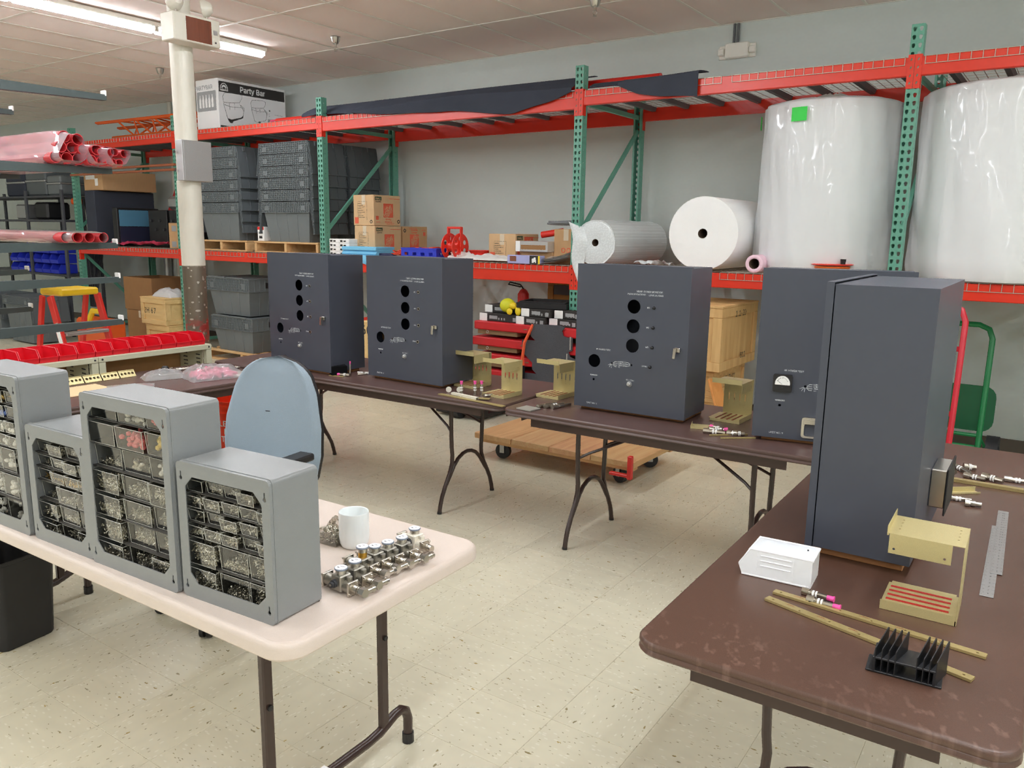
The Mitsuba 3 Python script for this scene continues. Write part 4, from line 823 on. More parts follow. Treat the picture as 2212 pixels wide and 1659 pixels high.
# ------------------------------------------------------------------ on the middle tables
def stand_vial(label, x, y, cap=True):
    k = thing('coaxial_connector', label, 'connector'); M = [mv(x, y, TZ + .001), rot('y', -90)]
    part(k, 'barrel', tr(connector_mesh(.062, .008), mv(0, 0, -.008)), 'mat_nickel', M)
    part(k, 'paper_tag', cat(cyl((.026, 0, 0), (.033, 0, 0), .0092, n=12, cap=False), cyl((.040, 0, 0), (.048, 0, 0), .0092, n=12, cap=False)), 'mat_white', M, label='white paper band')
    part(k, 'cap', cat(cyl((.062, 0, 0), (.078, 0, 0), .007, .008, n=12), cyl((.078, 0, 0), (.080, 0, 0), .010, n=12)), 'mat_pink', M, label='pink plastic cap')
stand_vial('pink capped connector standing apart, left of the standing pair', -2.757, 3.425)
stand_vial('front one of the standing pair of pink capped connectors', -2.70, 3.475)
stand_vial('back one of the standing pair of pink capped connectors', -2.672, 3.50)
coax('black ended connector lying beside the standing pink capped pair', -2.625, 3.46, 60, .05, None, tag=False, r=.009)
for x, y, w in ((-2.862, 3.440, 'left'), (-2.812, 3.475, 'right')):
    k = thing('dial_disc', w + ' one of the two small round white discs standing on the table', 'disc'); DM = [mv(x, y, TZ + .0175), rot('z', 35), rot('x', 82)]
    part(k, 'disc', cyl((0, 0, -.004), (0, 0, .0), .0165, n=24), 'mat_cream', DM)
    part(k, 'hub', cyl((0, 0, -.018), (0, 0, -.004), .010, n=14), 'mat_nickel', DM)
bar('long gold flat bar overhanging the joint between two tables', (-2.868, 3.368), (-2.395, 3.330), .030, .004, holes=0)
one('gold_bar', cat(bx(0, .075, 0, .04, 0, .003)), 'mat_gold_bar', 'short gold plate joined to the long flat bar at the table edge', 'plate', [mv(-2.615, 3.373, TZ + .0055), rot('z', 24)], smooth=False)
one('cream_channel', cat(bx(0, .20, 0, .002, 0, .012), bx(0, .20, 0, .022, .010, .012), bx(0, .20, .020, .022, 0, .012)), 'mat_cream', 'pale channel strip lying on the long gold bar', 'channel', [mv(-2.80, 3.385, TZ + .0055), rot('z', -8)], smooth=False)
one('grey_plate', rb(0, .095, 0, .085, 0, .007, .001), mat('grey_plate', C(150, 146, 138), .5, metal=.3), 'small square grey plate at the front of the middle table', 'plate', [mv(-2.312, 3.325, TZ + .001), rot('z', -6)])
for i, (x, y) in enumerate(((-2.235, 3.41), (-2.20, 3.425), (-2.165, 3.44))):
    coax('brass connector ' + ('nearest the grey plate' if i == 0 else 'between two others' if i == 1 else 'right of two others') + ', in front of the middle cabinet', x, y, 78, .14, None, tag=i == 1, r=.0085)
one('gold_tray', cat(bx(0, .10, 0, .10, 0, .0015), bx(0, .0015, 0, .10, 0, .014), bx(.0985, .10, 0, .10, 0, .014), bx(0, .1, 0, .0015, 0, .01)), 'mat_gold_sheet', 'small folded gold tray at the corner of the middle cabinet', 'tray', [mv(-1.425, 3.50, TZ + .001), rot('z', 18)], smooth=False)
for i, (x, y, a, L, c) in enumerate([(-1.345, 3.462, 12, .10, None), (-1.335, 3.50, 35, .07, 'mat_pink'), (-1.245, 3.49, 20, .06, None), (-1.275, 3.535, 160, .06, 'mat_pink'), (-1.215, 3.50, 25, .05, None)]):
    coax('connector ' + ['with a black end, front left of the heap by the gold tray', 'with a pink cap at the back of the heap by the gold tray', 'at the front right of the heap by the gold tray', 'with a pink cap, right of the other pink cap, by the gold tray', 'at the right end of the heap by the gold tray'][i], x, y, a, L, c, r=.010, z=TZ + .001)
bar('thin gold rod under the heap of connectors by the gold tray', (-1.300, 3.425), (-1.165, 3.545), .007, .006, holes=0, name='gold_rod')
bar('thin gold rod lying apart in front of the panel meter cabinet', (-1.240, 3.405), (-1.115, 3.510), .007, .006, holes=0, name='gold_rod')
mat('velvet', C(14, 14, 16), .95, spec=.1)
one('black_box', rb(0, .115, 0, .10, 0, .06, .004), 'mat_velvet', 'small matt black box behind the chair, at the leftmost cabinet', 'box', [mv(-3.855, 3.43, TZ + .001), rot('z', -30)])
coax('pink capped connector lying in front of the black box', -3.655, 3.43, 195, .07, 'mat_pink', r=.009)
coax('slim connector standing on end by the black box, pink cap up', -3.672, 3.452, 0, .075, 'mat_pink', pitch=88, tag=False, r=.005)
coax('long slim probe pointing right, beside the black box', -3.66, 3.50, 55, .15, None, r=.006)
coax('slim probe with paper band behind the long slim one', -3.70, 3.54, 30, .12, None, r=.006)
bar('yellow flat strip under the black box', (-3.78, 3.375), (-3.68, 3.40), .02, .003, holes=0)
bar('thin brass rod on the table, left of the leftmost cabinet', (-4.66, 3.52), (-4.40, 3.60), .010, .006, holes=0, name='gold_rod')
bar('second thin brass rod, nearer the chair, left of the leftmost cabinet', (-4.62, 3.46), (-4.40, 3.53), .010, .006, holes=0, name='gold_rod')
# ------------------------------------------------------------------ on the far left table
scene['mat_bag'] = scene['mat_clear_film']
def bag(name, label, x, y, z, yaw, L, W, H, m, seed, cat_='bag', inner=None, amp=.35):
    k = thing(name, label, cat_); M = [mv(x, y, z), rot('z', yaw)]
    def fn(u, v):
        a, b = 2 * u - 1, 2 * v - 1
        e = np.clip(1 - np.abs(a) ** 3.2, 0, 1) * np.clip(1 - np.abs(b) ** 3.2, 0, 1)
        n = meshkit.fbm(np.stack([u * 7, v * 6, u * 0 + seed], -1), 3, seed)
        wob = .012 * (meshkit.noise(np.stack([u * 5, v * 5, u * 0], -1), seed + 4) - .5)
        return a * L / 2 + wob, b * W / 2 + wob, .001 + H * e ** .6 * (1 - amp + amp * 1.6 * n)
    part(k, 'film', grid(fn, 29, 25), m, M, smooth=35)
    if inner: part(k, 'contents', inner, inner_mat(seed), M, smooth=True, kind='stuff')
    return k
def inner_mat(s): return 'mat_pink_parts' if s == 21 else 'mat_zinc'
mat('pink_parts', C(226, 120, 150), .5)
def capsules(n, L, W, H, r, l, seed):
    rs = np.random.RandomState(seed); out = []
    for i in range(n):
        a = rs.uniform(0, math.pi); x, y = rs.uniform(-L, L), rs.uniform(-W, W); zz = r + rs.uniform(0, H) * max(0, 1 - (x / L) ** 2 * .7 - (y / W) ** 2 * .5)
        d = np.array([math.cos(a) * l, math.sin(a) * l, rs.uniform(-.3, .3) * l]) / 2; out.append(cyl((x, y, zz) - d, (x, y, zz) + d, r, n=8))
    return cat(out)
bag('parts_bag', 'clear bag of pink plastic caps at the front of the far left table', -4.29, 2.89, TZ + .001, 78, .33, .25, .085, 'mat_clear_film', 21, inner=capsules(70, .12, .085, .05, .011, .04, 2))
bag('parts_bag', 'clear bag of small silver parts left of the bag of pink caps', -4.48, 2.68, TZ + .001, 70, .24, .14, .055, 'mat_clear_film', 22, inner=pile(-.09, .09, -.05, .05, .002, .035, 160, 'nut', np.random.RandomState(8)))
bag('flat_bag', 'flat clear empty bag lying left of the bag of silver parts', -4.36, 2.40, TZ + .001, 60, .26, .16, .012, 'mat_clear_film', 23)
for i in range(22):
    a = rs.uniform(0, 360); x = -4.72 + rs.uniform(-.05, .1) + .015 * i * .9; y = 2.86 + .021 * i * .62 + rs.uniform(-.04, .04)
    coax('small silver connector strewn behind the bag of pink caps', min(x, -4.45), y, a, rs.uniform(.03, .055), None, r=rs.uniform(.006, .009), tag=i % 3 == 0, group='connectors strewn on the far left table')
one('white_rod', cyl((0, 0, .006), (.24, 0, .006), .006, n=8), 'mat_white', 'thin white rod right of the bag of pink caps', 'rod', [mv(-4.26, 2.98, TZ + .001), rot('z', 22)])
one('cream_angle', cat(bx(0, .20, 0, .0015, 0, .03), bx(0, .2, -.03, 0, 0, .0015)), 'mat_cream', 'pale angle strip poking out behind the bag of pink caps', 'angle', [mv(-4.31, 2.93, TZ + .001), rot('z', 40)], smooth=False)
one('black_knob', lathe([(0, 0), (.022, 0), (.026, .01), (.024, .03), (.014, .042), (0, .045)], 16), 'mat_black', 'black knob between the silver parts bag and the strewn connectors', 'knob', [mv(-4.64, 2.79, TZ + .001)])
for i in range(4):
    k = one('gold_clip', cat([tr(prism(sbox(0, 0, .10, .05).difference(unary_union([circ(a, .025, .008) for a in (.016, .038, .062, .084)])), 0, .0015), mv(0, -.028 * s, 0), rot('x', 52 * s if s > 0 else 128)) for s in (1, -1)]), 'mat_gold_sheet', 'folded gold clip with round holes, ' + ('nearest the left edge', 'second from the left', 'third from the left', 'nearest the silver parts bag')[i] + ' on the far left table', 'clip', [mv(-4.70 + .002 * i, 2.20 + .105 * i, TZ + .001), rot('z', 92)], smooth=False)
one('cardboard_sheet', rb(0, .30, 0, .26, 0, .005, .001), mat('tan_sheet', C(206, 176, 138), .8), 'flat tan cardboard sheet in front of the gold clips', 'sheet', [mv(-4.33, 2.02, TZ + .001), rot('z', 90)])
# ------------------------------------------------------------------ cartons and totes
def card(c, s=1.0):
    c = [float(x) for x in c]
    def fn(p, n, uv):
        k = 1 + .035 * (noise(p.x * 160, p.y * 160, p.z * 20) - .5) * 2 + .10 * (fbm(p.x * 6, p.y * 6, p.z * 6) - .5)
        return mi.Color3f(*c) * k
    return mikit.proc(fn)
mat('card', card(C(190, 152, 112)), .8, spec=.2)
mat('card_dark', card(C(150, 112, 76)), .8, spec=.2)
mat('card_pale', card(C(206, 172, 132)), .8, spec=.2)
mat('tape', C(212, 196, 172), .25, spec=.6)
mat('print_black', C(40, 38, 36), .7)
mat('print_orange', C(216, 96, 68), .7)
mat('print_green', C(52, 66, 44), .7)
FRONT, RIGHT = lambda x0, y, z: [mv(x0, y - .0006, z), UP], lambda x, y0, z: [mv(x + .0002, y0, z), SIDE]
def carton(label, x0, x1, y0, y1, z0, z1, m='mat_card', yaw=0, open_top=False, tape=True, name='carton', cat_='box'):
    k = thing(name, label, cat_); cx, cy = (x0 + x1) / 2, (y0 + y1) / 2; M = [mv(cx, cy, 0), rot('z', yaw), mv(-cx, -cy, 0)]
    if open_top:
        t = .004
        part(k, 'body', cat(bx(x0, x1, y0, y0 + t, z0, z1), bx(x0, x1, y1 - t, y1, z0, z1), bx(x0, x0 + t, y0, y1, z0, z1), bx(x1 - t, x1, y0, y1, z0, z1), bx(x0, x1, y0, y1, z0, z0 + t)), m, M, smooth=False)
    else: part(k, 'body', rb(x0, x1, y0, y1, z0, z1, .004), m, M)
    if tape and not open_top: part(k, 'tape', cat(bx(cx - .025, cx + .025, y0 - .0008, y0, z1 - .10, z1 - .003), bx(cx - .025, cx + .025, y0 + .004, y1 - .004, z1, z1 + .0008)), 'mat_tape', M, smooth=False)
    return k, M
def rects(k, nm, rs_, m, Ms):
    part(k, nm, cat([bx(a, b, c, d, 0, .0005) for a, b, c, d in rs_]), m, Ms, smooth=False)
def word(k, s, h, x, y, m, Ms, bold=True, nm='lettering', extra=(), ang=0):
    part(k, nm, tr(txt(s, h, .0007, bold), mv(x, y, 0), rot('z', ang)), m, [*Ms, *extra], smooth=False)
def orange_box(label, x0, y0, z0, w=.30, d=.40, h=.315, flip=False, front=True, logo=True, z1=None):
    k, M = carton(label, x0, x0 + w, y0, y0 + d, z0, z0 + h, 'mat_card_pale' if not flip else 'mat_card')
    R = [*M, *RIGHT(x0 + w, y0, z0)]; F = [*M, *FRONT(x0, y0, z0)]
    fl = [mv(d / 2, h / 2, 0), rot('z', 180), mv(-d / 2, -h / 2, 0)] if flip else []
    R = R + fl
    if logo:
        sq = .145; sx, sy = .185, .085
        rects(k, 'logo_square', [(sx - sq / 2 + .03, sx + sq / 2 + .03, sy, sy + sq)], 'mat_print_orange', R)
        for s, hh, dx, dy in (('THE', .020, -.030, .030), ('HOME', .036, .004, .0), ('DEPOT', .026, .034, -.030)):
            word(k, s, hh, sx + .03 + dx * .8, sy + sq / 2 + dy * .8 - hh / 2 + .0, 'mat_card_pale', R, ang=42, nm='logo_lettering')
        word(k, 'Moving', .018, sx + .03, sy - .026, 'mat_print_orange', R); word(k, 'Mudanzas', .016, sx + .03, sy - .052, 'mat_print_orange', R)
    rects(k, 'size_panel', [(.02, .115, h - .055, h - .018)], 'mat_print_green', R); word(k, 'SMALL', .018, .0675, h - .047, 'mat_card_pale', R); word(k, 'PEQUEÑO', .012, .0675, h - .075, 'mat_print_black', R)
    rects(k, 'small_print', [(.23, .39, h - .036, h - .031), (.03, .07, .06, .10), (.03, .09, .035, .04), (.17, .30, .022, .026), (.18, .29, .014, .017)], 'mat_print_orange', R)
    ring = lambda cx, cy, r: prism(circ(cx, cy, r).difference(circ(cx, cy, r * .55)), 0, .0005)
    part(k, 'recycle_mark', ring(.37, .045, .02), 'mat_print_black', R, smooth=False)
    if front:
        rects(k, 'room_list', [(.07, .07 + .05 + .05 * ((i * 7) % 3) / 2, h - .09 - i * .018, h - .086 - i * .018) for i in range(9)] + [(.065, .20, h - .07, h - .068), (.065, .0665, h - .26, h - .07), (.2, .2015, h - .26, h - .07)], 'mat_print_black', F)
        rects(k, 'front_logo', [(.02, .075, .02, .085)], 'mat_print_orange', F); part(k, 'front_mark', ring(.26, .04, .018), 'mat_print_black', F, smooth=False)
    return k
B0 = LOZ + .012
orange_box('upper cardboard moving box of the pair stacked by the green upright', -6.385, 6.10, B0 + .318)
orange_box('lower cardboard moving box of the stacked pair, under the upper one', -6.365, 6.09, B0)
orange_box('cardboard moving box standing upside down behind the stacked pair', -6.37, 6.52, B0, flip=True, front=False)
orange_box('single cardboard moving box right of the red reels', -4.60, 6.12, B0, h=.255, w=.31, d=.38)
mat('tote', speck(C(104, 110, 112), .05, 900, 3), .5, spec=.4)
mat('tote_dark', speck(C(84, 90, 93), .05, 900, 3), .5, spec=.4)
def tote_meshes(w, d, H, rim, body=True):
    """origin at the front left top corner of the rim: x right, y back, z down to -H"""
    ms = [bx(0, w, 0, .004, -rim, 0), bx(0, w, d - .004, d, -rim, 0), bx(0, .004, 0, d, -rim, 0), bx(w - .004, w, 0, d, -rim, 0)]
    for z in np.linspace(-rim, -.002, 6): ms += [bx(-.004, w + .004, -.010, .002, z - .0025, z + .0025)] + ([bx(w - .002, w + .009, 0, d, z - .0025, z + .0025)] if z in (-rim, -.002) else [])
    for x in np.linspace(0, w, 27): ms.append(bx(x - .002, x + .002, -.009, .002, -rim, 0))
    for y in np.linspace(0, d, 9): ms.append(bx(w - .002, w + .009, y - .002, y + .002, -rim, 0))
    for x in (.12 * w, .88 * w): ms.append(rb(x - .035, x + .035, -.011, .0, -rim * .8, -rim * .35, .002))
    rimm = cat(ms)
    t = .13 * w; p = np.array([[.02, .015, -rim], [w - .02, .015, -rim], [w - .02, d - .015, -rim], [.02, d - .015, -rim], [.07, .05, -H], [w - .07, .05, -H], [w - .07, d - .05, -H], [.07, d - .05, -H]])
    bd = (p, quads([[0, 4, 5, 1], [1, 5, 6, 2], [2, 6, 7, 3], [3, 7, 4, 0], [4, 7, 6, 5]]))
    rib = []
    for f in (.26, .5, .74):
        a, b = p[0] + (p[1] - p[0]) * f, p[4] + (p[5] - p[4]) * f; rib.append(tube([a + [0, -.001, 0], b + [0, -.001, 0]], .004, 4))
        a, b = p[1] + (p[2] - p[1]) * f, p[5] + (p[6] - p[5]) * f; rib.append(tube([a + [.001, 0, 0], b + [.001, 0, 0]], .004, 4))
    return rimm, cat(bd, *rib)
def lid_flap(w, d, side, L=.34, ang=9):
    a = math.radians(ang); ms = [bx(-.004, .004, 0, d, -L, 0)]
    for y in np.linspace(.01, d - .01, 5): ms.append(bx(-.010, .010, y - .003, y + .003, -L + .01, -.01))
    ms += [bx(-.012, .012, 0, d, -L - .004, -L + .006)] + [rb(-.016, .016, y, y + .04, -.045, .008, .004) for y in (.08, d - .16)]
    return tr(cat(ms), mv(w + .012 if side > 0 else -.012, 0, -.01), rot('y', -ang * side))
def tote(label, x, y, ztop, w, d, H, rim, body, group=None, lids=True, closed=False):
    k = thing('lidded_tote', label, 'tote', group); M = [mv(x, y, ztop)]
    a, b = tote_meshes(w, d, H, rim)
    part(k, 'rim', a, 'mat_tote', M, smooth=False)
    if body: part(k, 'body', b, 'mat_tote', M, smooth=False)
    if lids:
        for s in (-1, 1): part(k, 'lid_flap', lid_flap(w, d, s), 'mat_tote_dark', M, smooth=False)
    if closed:
        lid = [bx(-.01, w + .01, -.012, d + .01, .0, .008)]
        part(k, 'lid', cat(lid), 'mat_tote', M, smooth=False)
        part(k, 'lid_hinge', cat(rb(.05 * w, .44 * w, -.02, .0, .004, .022, .004), rb(.5 * w, .88 * w, -.02, .0, .002, .02, .004)), 'mat_tote', M)
    part(k, 'grip_opening', bx(w + .0085, w + .0095, d * .38, d * .62, -rim * .75, -rim * .3), 'mat_black', M, smooth=False)
    return k
mat('pallet', wood(C(214, 180, 132), C(188, 146, 98), 0, 30), .8)
def pallet(label, x0, x1, y0=5.95, y1=7.02, z=LOZ + .011):
    k = thing('pallet', label, 'pallet')
    for i in range(6):
        y = y0 + (y1 - y0 - .10) * i / 5; part(k, 'top_board', rb(x0, x1, y, y + .095, z + .108, z + .126, .003), 'mat_pallet')
    for i in range(3): 
        y = y0 + (y1 - y0 - .10) * i / 2; part(k, 'bottom_board', rb(x0, x1, y, y + .095, z, z + .016, .003), 'mat_pallet')
    for x in (x0, (x0 + x1) / 2 - .02, x1 - .04): part(k, 'stringer', rb(x, x + .04, y0 + .004, y1 - .004, z + .017, z + .107, .003), 'mat_pallet')
    return z + .127
pz = pallet('wooden pallet under the left stack of grey totes, beside the pillar', -9.02, -8.02); pallet('wooden pallet under the right stack of grey totes, at the green upright', -7.88, -6.79)
tier = ['topmost', 'second from the top', 'third from the top', 'third from the bottom', 'second from the bottom', 'bottom']
for x, w, who, rear in ((-8.93, .76, 'left', False), (-7.73, .80, 'right', True)):
    for i in range(6):
        zt = 2.572 - .128 * i
        tote('grey lidded tote, %s of the nested %s stack on the rack' % (tier[i], who), x + .004 * (i % 2), 5.965, zt, w, .50, zt - pz - .001, .115, i == 5)
    if rear:
        for i in range(6):
            zt = 2.572 - .128 * i
            tote('grey lidded tote, %s of the stack behind the right stack' % tier[i], x + .004 * (i % 2), 6.51, zt, w, .48, zt - pz - .001, .115, i == 5)
fz = .135
pk = pallet('wooden pallet on the floor under two grey totes', -9.05, -7.55, 6.0, 7.0, .001)
tote('lower grey tote with closed lid on the floor pallet, left of the cabinets', -8.88, 6.02, .555, .80, .62, .425, .15, True, lids=False, closed=True)
tote('upper grey tote with closed lid on the floor pallet', -8.93, 6.02, 1.03, .82, .62, .45, .15, True, lids=False, closed=True)
k, M = carton('small red and white carton between the two tote stacks', -7.875, -7.76, 6.0, 6.25, pz + .002, pz + .165, 'mat_white', tape=False)
rects(k, 'red_band', [(0, .115, .13, .163)], 'mat_red_paint', [*M, *FRONT(-7.875, 6.0, pz)]); rects(k, 'print', [(.03, .085, .03, .06), (.02, .095, .085, .09), (.02, .095, .1, .105)], 'mat_print_black', [*M, *FRONT(-7.875, 6.0, pz)])
for i in range(4):
    for j in range(2):
        k, M = carton('flat cream carton, %s layer, %s column of the block by the green upright' % (('bottom', 'second', 'third', 'top')[i], ('left', 'right')[j]), -6.63 + .155 * j, -6.48 + .155 * j, 5.97, 6.40, B0 + .044 * i, B0 + .044 * i + .0425, 'mat_white', tape=False)
        rects(k, 'print', [(.015, .05, .01, .03), (.065, .10, .012, .026)], 'mat_print_black', [*M, *FRONT(-6.63 + .155 * j, 5.97, B0 + .044 * i)])
def folded(label, x0, x1, y0, y1, z, n, t, m, name='folded_blanket', seed=1):
    pts = []
    for i in range(n):
        zz = z + t * (i + .5)
        pts += [(y0 + .015 * (i % 3), zz), (y1, zz)] if i % 2 == 0 else [(y1, zz), (y0 + .012 * (i % 2), zz)]
    ln = LineString(pts).buffer(t * .47, quad_segs=3); return one(name, tr(prism(ln, 0, x1 - x0), np.array([[0, 0, 1, x0], [1, 0, 0, 0], [0, 1, 0, 0], [0, 0, 0, 1.0]])), m, label, 'blanket', smooth=40)
mat('sky_blue', C(116, 186, 222), .8)
folded('light blue folded blanket on the lower rack shelf behind the second cabinet', -6.40, -5.90, 5.93, 6.2, B0, 5, .02, 'mat_sky_blue')
one('blue_cloth', grid(lambda u, v: (-6.16 + .20 * u, 5.915 - .012 * np.sin(v * 3), LOZ + .02 - .085 * v + .01 * np.sin(u * 5)), 9, 7), 'mat_sky_blue', 'pale blue cloth end hanging over the red beam', 'cloth', smooth=True)
mat('blue_plastic', C(40, 56, 190), .4)
mat('orange_cord', C(214, 74, 52), .5)
k = thing('blue_crate', 'blue plastic crate of orange cords on the lower rack shelf', 'crate')
def crate_mesh(w, d, h):
    hs = unary_union([rr(.05, .03, .006, x, h * .45) for x in np.linspace(.07, w - .07, 4)]); fr = sbox(0, 0, w, h).difference(hs); sd = sbox(0, 0, d, h).difference(unary_union([rr(.04, .03, .006, x, h * .45) for x in np.linspace(.06, d - .06, 3)]))
    return cat(tr(prism(fr, 0, .004), UP), tr(prism(fr, 0, .004), mv(0, d, 0), UP), tr(prism(sd, 0, .004), SIDE), tr(prism(sd, 0, .004), mv(w - .004, 0, 0), SIDE), bx(0, w, 0, d, 0, .004), rb(-.005, w + .005, -.006, .002, h - .012, h, .003), rb(w - .002, w + .006, -.005, d, h - .012, h, .003))
part(k, 'body', crate_mesh(.46, .30, .105), 'mat_blue_plastic', [mv(-5.58, 5.97, B0)], smooth=False)
def coil(cx, cy, cz, r, turns, amp, seed, tilt=0):
    t = np.linspace(0, turns * 2 * np.pi, turns * 22); rs = np.random.RandomState(seed); q = meshkit.noise(np.stack([t * .7, t * 0, t * 0], -1), seed) - .5
    return np.stack([cx + (r + amp * q) * np.cos(t), cy + (r * .8 + amp * q) * np.sin(t), cz + amp * .5 * (meshkit.noise(np.stack([t * .9, t * 0 + 5, t * 0], -1), seed) - .3) + .004 * t / 6], -1)
one('extension_cord', tube(coil(-5.35, 6.12, B0 + .07, .13, 5, .07, 3), .007, 6), 'mat_orange_cord', 'orange extension cord heaped in the blue crate', 'cord')
one('extension_cord', tube(coil(-5.68, 6.08, B0 + .035, .07, 5, .09, 5), .006, 6), 'mat_orange_cord', 'orange cord tangled on the shelf left of the blue crate', 'cord')
mat('navy', C(40, 46, 78), .7); mat('grey_cable', C(120, 124, 128), .5)
one('navy_case', rb(-6.0, -5.72, 5.98, 6.06, B0, B0 + .04, .01), 'mat_navy', 'slim navy case right of the light blue blanket', 'case')
one('black_gun', cat(rb(-5.20, -5.06, 6.14, 6.20, B0 + .12, B0 + .17, .015), rb(-5.13, -5.08, 6.14, 6.19, B0, B0 + .125, .01)), 'mat_black', 'black tool standing between the blue crate and the red reel', 'tool')
mat('red_plastic', C(222, 50, 36), .4, spec=.6)
rl = thing('cord_reel', 'bright red plastic cord reel with a carrying handle on the lower rack shelf', 'reel')
RM = [mv(-4.955, 6.05, B0 + .128)]
dsk = circ(0, 0, .126, 10).difference(unary_union([circ(.075 * math.cos(a), .075 * math.sin(a), .024, 5) for a in np.radians([30, 90, 150, 210, 270, 330])]))
for x in (-.065, .065): part(rl, 'flange', tr(prism(dsk, -.004, .004), mv(x, 0, 0), SIDE), 'mat_red_plastic', RM, smooth=35)
part(rl, 'drum', cyl((-.065, 0, 0), (.065, 0, 0), .045, n=18), 'mat_red_plastic', RM)
part(rl, 'handle', cat(rb(.072, .084, -.02, .02, -.13, .185, .004), rb(-.084, -.072, -.02, .02, -.02, .185, .004), rb(-.084, .084, -.016, .016, .165, .187, .006), cyl((.084, 0, 0), (.094, 0, 0), .03, n=14)), 'mat_red_plastic', RM)
one('red_tray', cat(lathe([(0, 0), (.08, 0), (.10, .09), (.125, .092), (.125, .097), (.095, .095), (.076, .004), (0, .004)], 22)), 'mat_red_plastic', 'red funnel shaped tray right of the red reel', 'tray', [mv(-4.72, 6.14, B0)])
one('plastic_sheeting', grid(lambda u, v: (-4.98 + .95 * u + .03 * np.sin(v * 9), 5.95 + .20 * v, B0 + .012 + .11 * meshkit.fbm(np.stack([u * 9, v * 6, u * 0], -1), 3, 5) * np.sin(np.pi * np.clip(v * 1.1, 0, 1)) ** .5 * (1 - .55 * u)), 49, 21), mat('sheeting', C(216, 214, 210), .4), 'crumpled white plastic sheeting heaped along the lower rack shelf', 'sheeting', smooth=25)
k, M = carton('small tan carton under the foil wrapped box', -4.20, -3.86, 6.08, 6.30, B0, B0 + .10, 'mat_card', tape=False)
k, M = carton('white and foil wrapped box lying on the small tan carton', -4.22, -3.86, 6.02, 6.26, B0 + .101, B0 + .195, mat('foil_white', C(200, 198, 196), .22, metal=.35), yaw=-4, tape=False)
rects(k, 'brown_window', [(.06, .34, .02, .06)], 'mat_card_dark', [*M, *FRONT(-4.22, 6.02, B0 + .101)]); rects(k, 'white_end', [(0, .05, .0, .094)], 'mat_white', [*M, *FRONT(-4.22, 6.02, B0 + .101)])
k, M = carton('lavender and black retail box lying at the shelf edge', -4.255, -3.90, 5.94, 6.02, B0 - .005, B0 + .07, mat('lavender', C(168, 170, 214), .4), tape=False)
F_ = [*M, *FRONT(-4.255, 5.94, B0 - .005)]
rects(k, 'black_end', [(.245, .354, .001, .074)], 'mat_print_black', F_); rects(k, 'picture', [(.03, .10, .02, .066)], mat('picture_brown', C(120, 70, 52), .5), F_); rects(k, 'yellow_edge', [(.335, .354, .001, .074)], mat('yellow', C(232, 204, 40), .5), [*F_, mv(0, 0, .0006)]); rects(k, 'white_mark', [(.27, .29, .012, .05), (.29, .31, .02, .06), (.305, .315, .012, .04)], 'mat_white', [*F_, mv(0, 0, .0006)])
k, M = carton('tan carton with red rings printed on it, below the coiled grey cable', -3.86, -3.61, 6.10, 6.40, B0, B0 + .305, 'mat_card')
part(k, 'printed_rings', cat([prism(circ(a, .12, .022).difference(circ(a, .12, .015)), 0, .0006) for a in (.10, .155, .205)]), 'mat_print_orange', [*M, *FRONT(-3.86, 6.10, B0)], smooth=False)
one('grey_cable', tube(coil(-3.80, 6.22, B0 + .345, .17, 4, .04, 9), .009, 7), 'mat_grey_cable', 'coiled grey cable on the tan carton with red rings', 'cable')
for i in range(5):
    one('paper_sheet', grid(lambda u, v: (-3.98 + .03 * i + .34 * u, 5.94 + .16 * v, B0 + .004 + .014 * i + .05 * u * u * (1 + .2 * i) + .006 * np.sin(v * 5 + i)), 9, 5), 'mat_white' if i % 2 else 'mat_foil_white', 'glossy sheet, ' + ('bottom', 'second', 'middle', 'fourth', 'top')[i] + ' of the loose pile at the centre upright', 'sheet', smooth=True)
one('red_tube_tool', cyl((-4.16, 6.36, B0 + .25), (-3.95, 6.40, B0 + .285), .03, n=16), 'mat_red_plastic', 'red tube with a dark end lying behind the foil wrapped box', 'tube')
# ------------------------------------------------------------------ packing rolls on the lower rack shelf
def bubbles(p, n, uv):
    d, _, w = voronoi(p.x * 60 + p.y * 0, p.z * 60); k = .90 + .12 * smoothstep(.5, .1, d) + .10 * (fbm(p.x * 7, p.y * 7, p.z * 7) - .5)
    return mi.Color3f(*C(224, 230, 232)) * k
mat('bubble', mikit.proc(bubbles), .28, spec=.6)
mat('foam', speck(C(246, 247, 247), .02, 700, 2), .7)
mat('core', C(92, 76, 62), .8)
def roll(name, label, x, z, r, y0, y1, rc, m, seed, lump=.0):
    k = thing(name, label, 'roll')
    def fn(u, v):
        a = v * 2 * np.pi; q = r * (1 + lump * (meshkit.fbm(np.stack([u * 9, np.cos(a) * 3, np.sin(a) * 3], -1), 3, seed) - .5)); return x + q * np.sin(a), y0 + (y1 - y0) * u, z + q * np.cos(a)
    def face(u, v):
        a = v * 2 * np.pi; q = rc + (r * (1 + lump * (meshkit.fbm(np.stack([u * 0, np.cos(a) * 3, np.sin(a) * 3], -1), 3, seed) - .5)) - rc) * u; return x + q * np.sin(a), y0 - .006 * np.sin(u * np.pi) - .003 * np.sin(u * 40) * (lump > 0), z + q * np.cos(a)
    part(k, 'roll', cat(grid(fn, 14, 49), grid(face, 14, 49)), m, smooth=35)
    part(k, 'core', cat(cyl((x, y0 - .004, z), (x, y0 + .35, z), rc, n=20, cap=False), cyl((x, y0 + .34, z), (x, y0 + .35, z), rc, n=20)), 'mat_core', label='dark cardboard core')
    return k
zc = LOZ + .012
roll('bubble_wrap_roll', 'large roll of clear bubble wrap lying on the lower rack shelf', -3.36, zc + .195, .19, 5.96, 6.98, .030, 'mat_bubble', 4, .10)
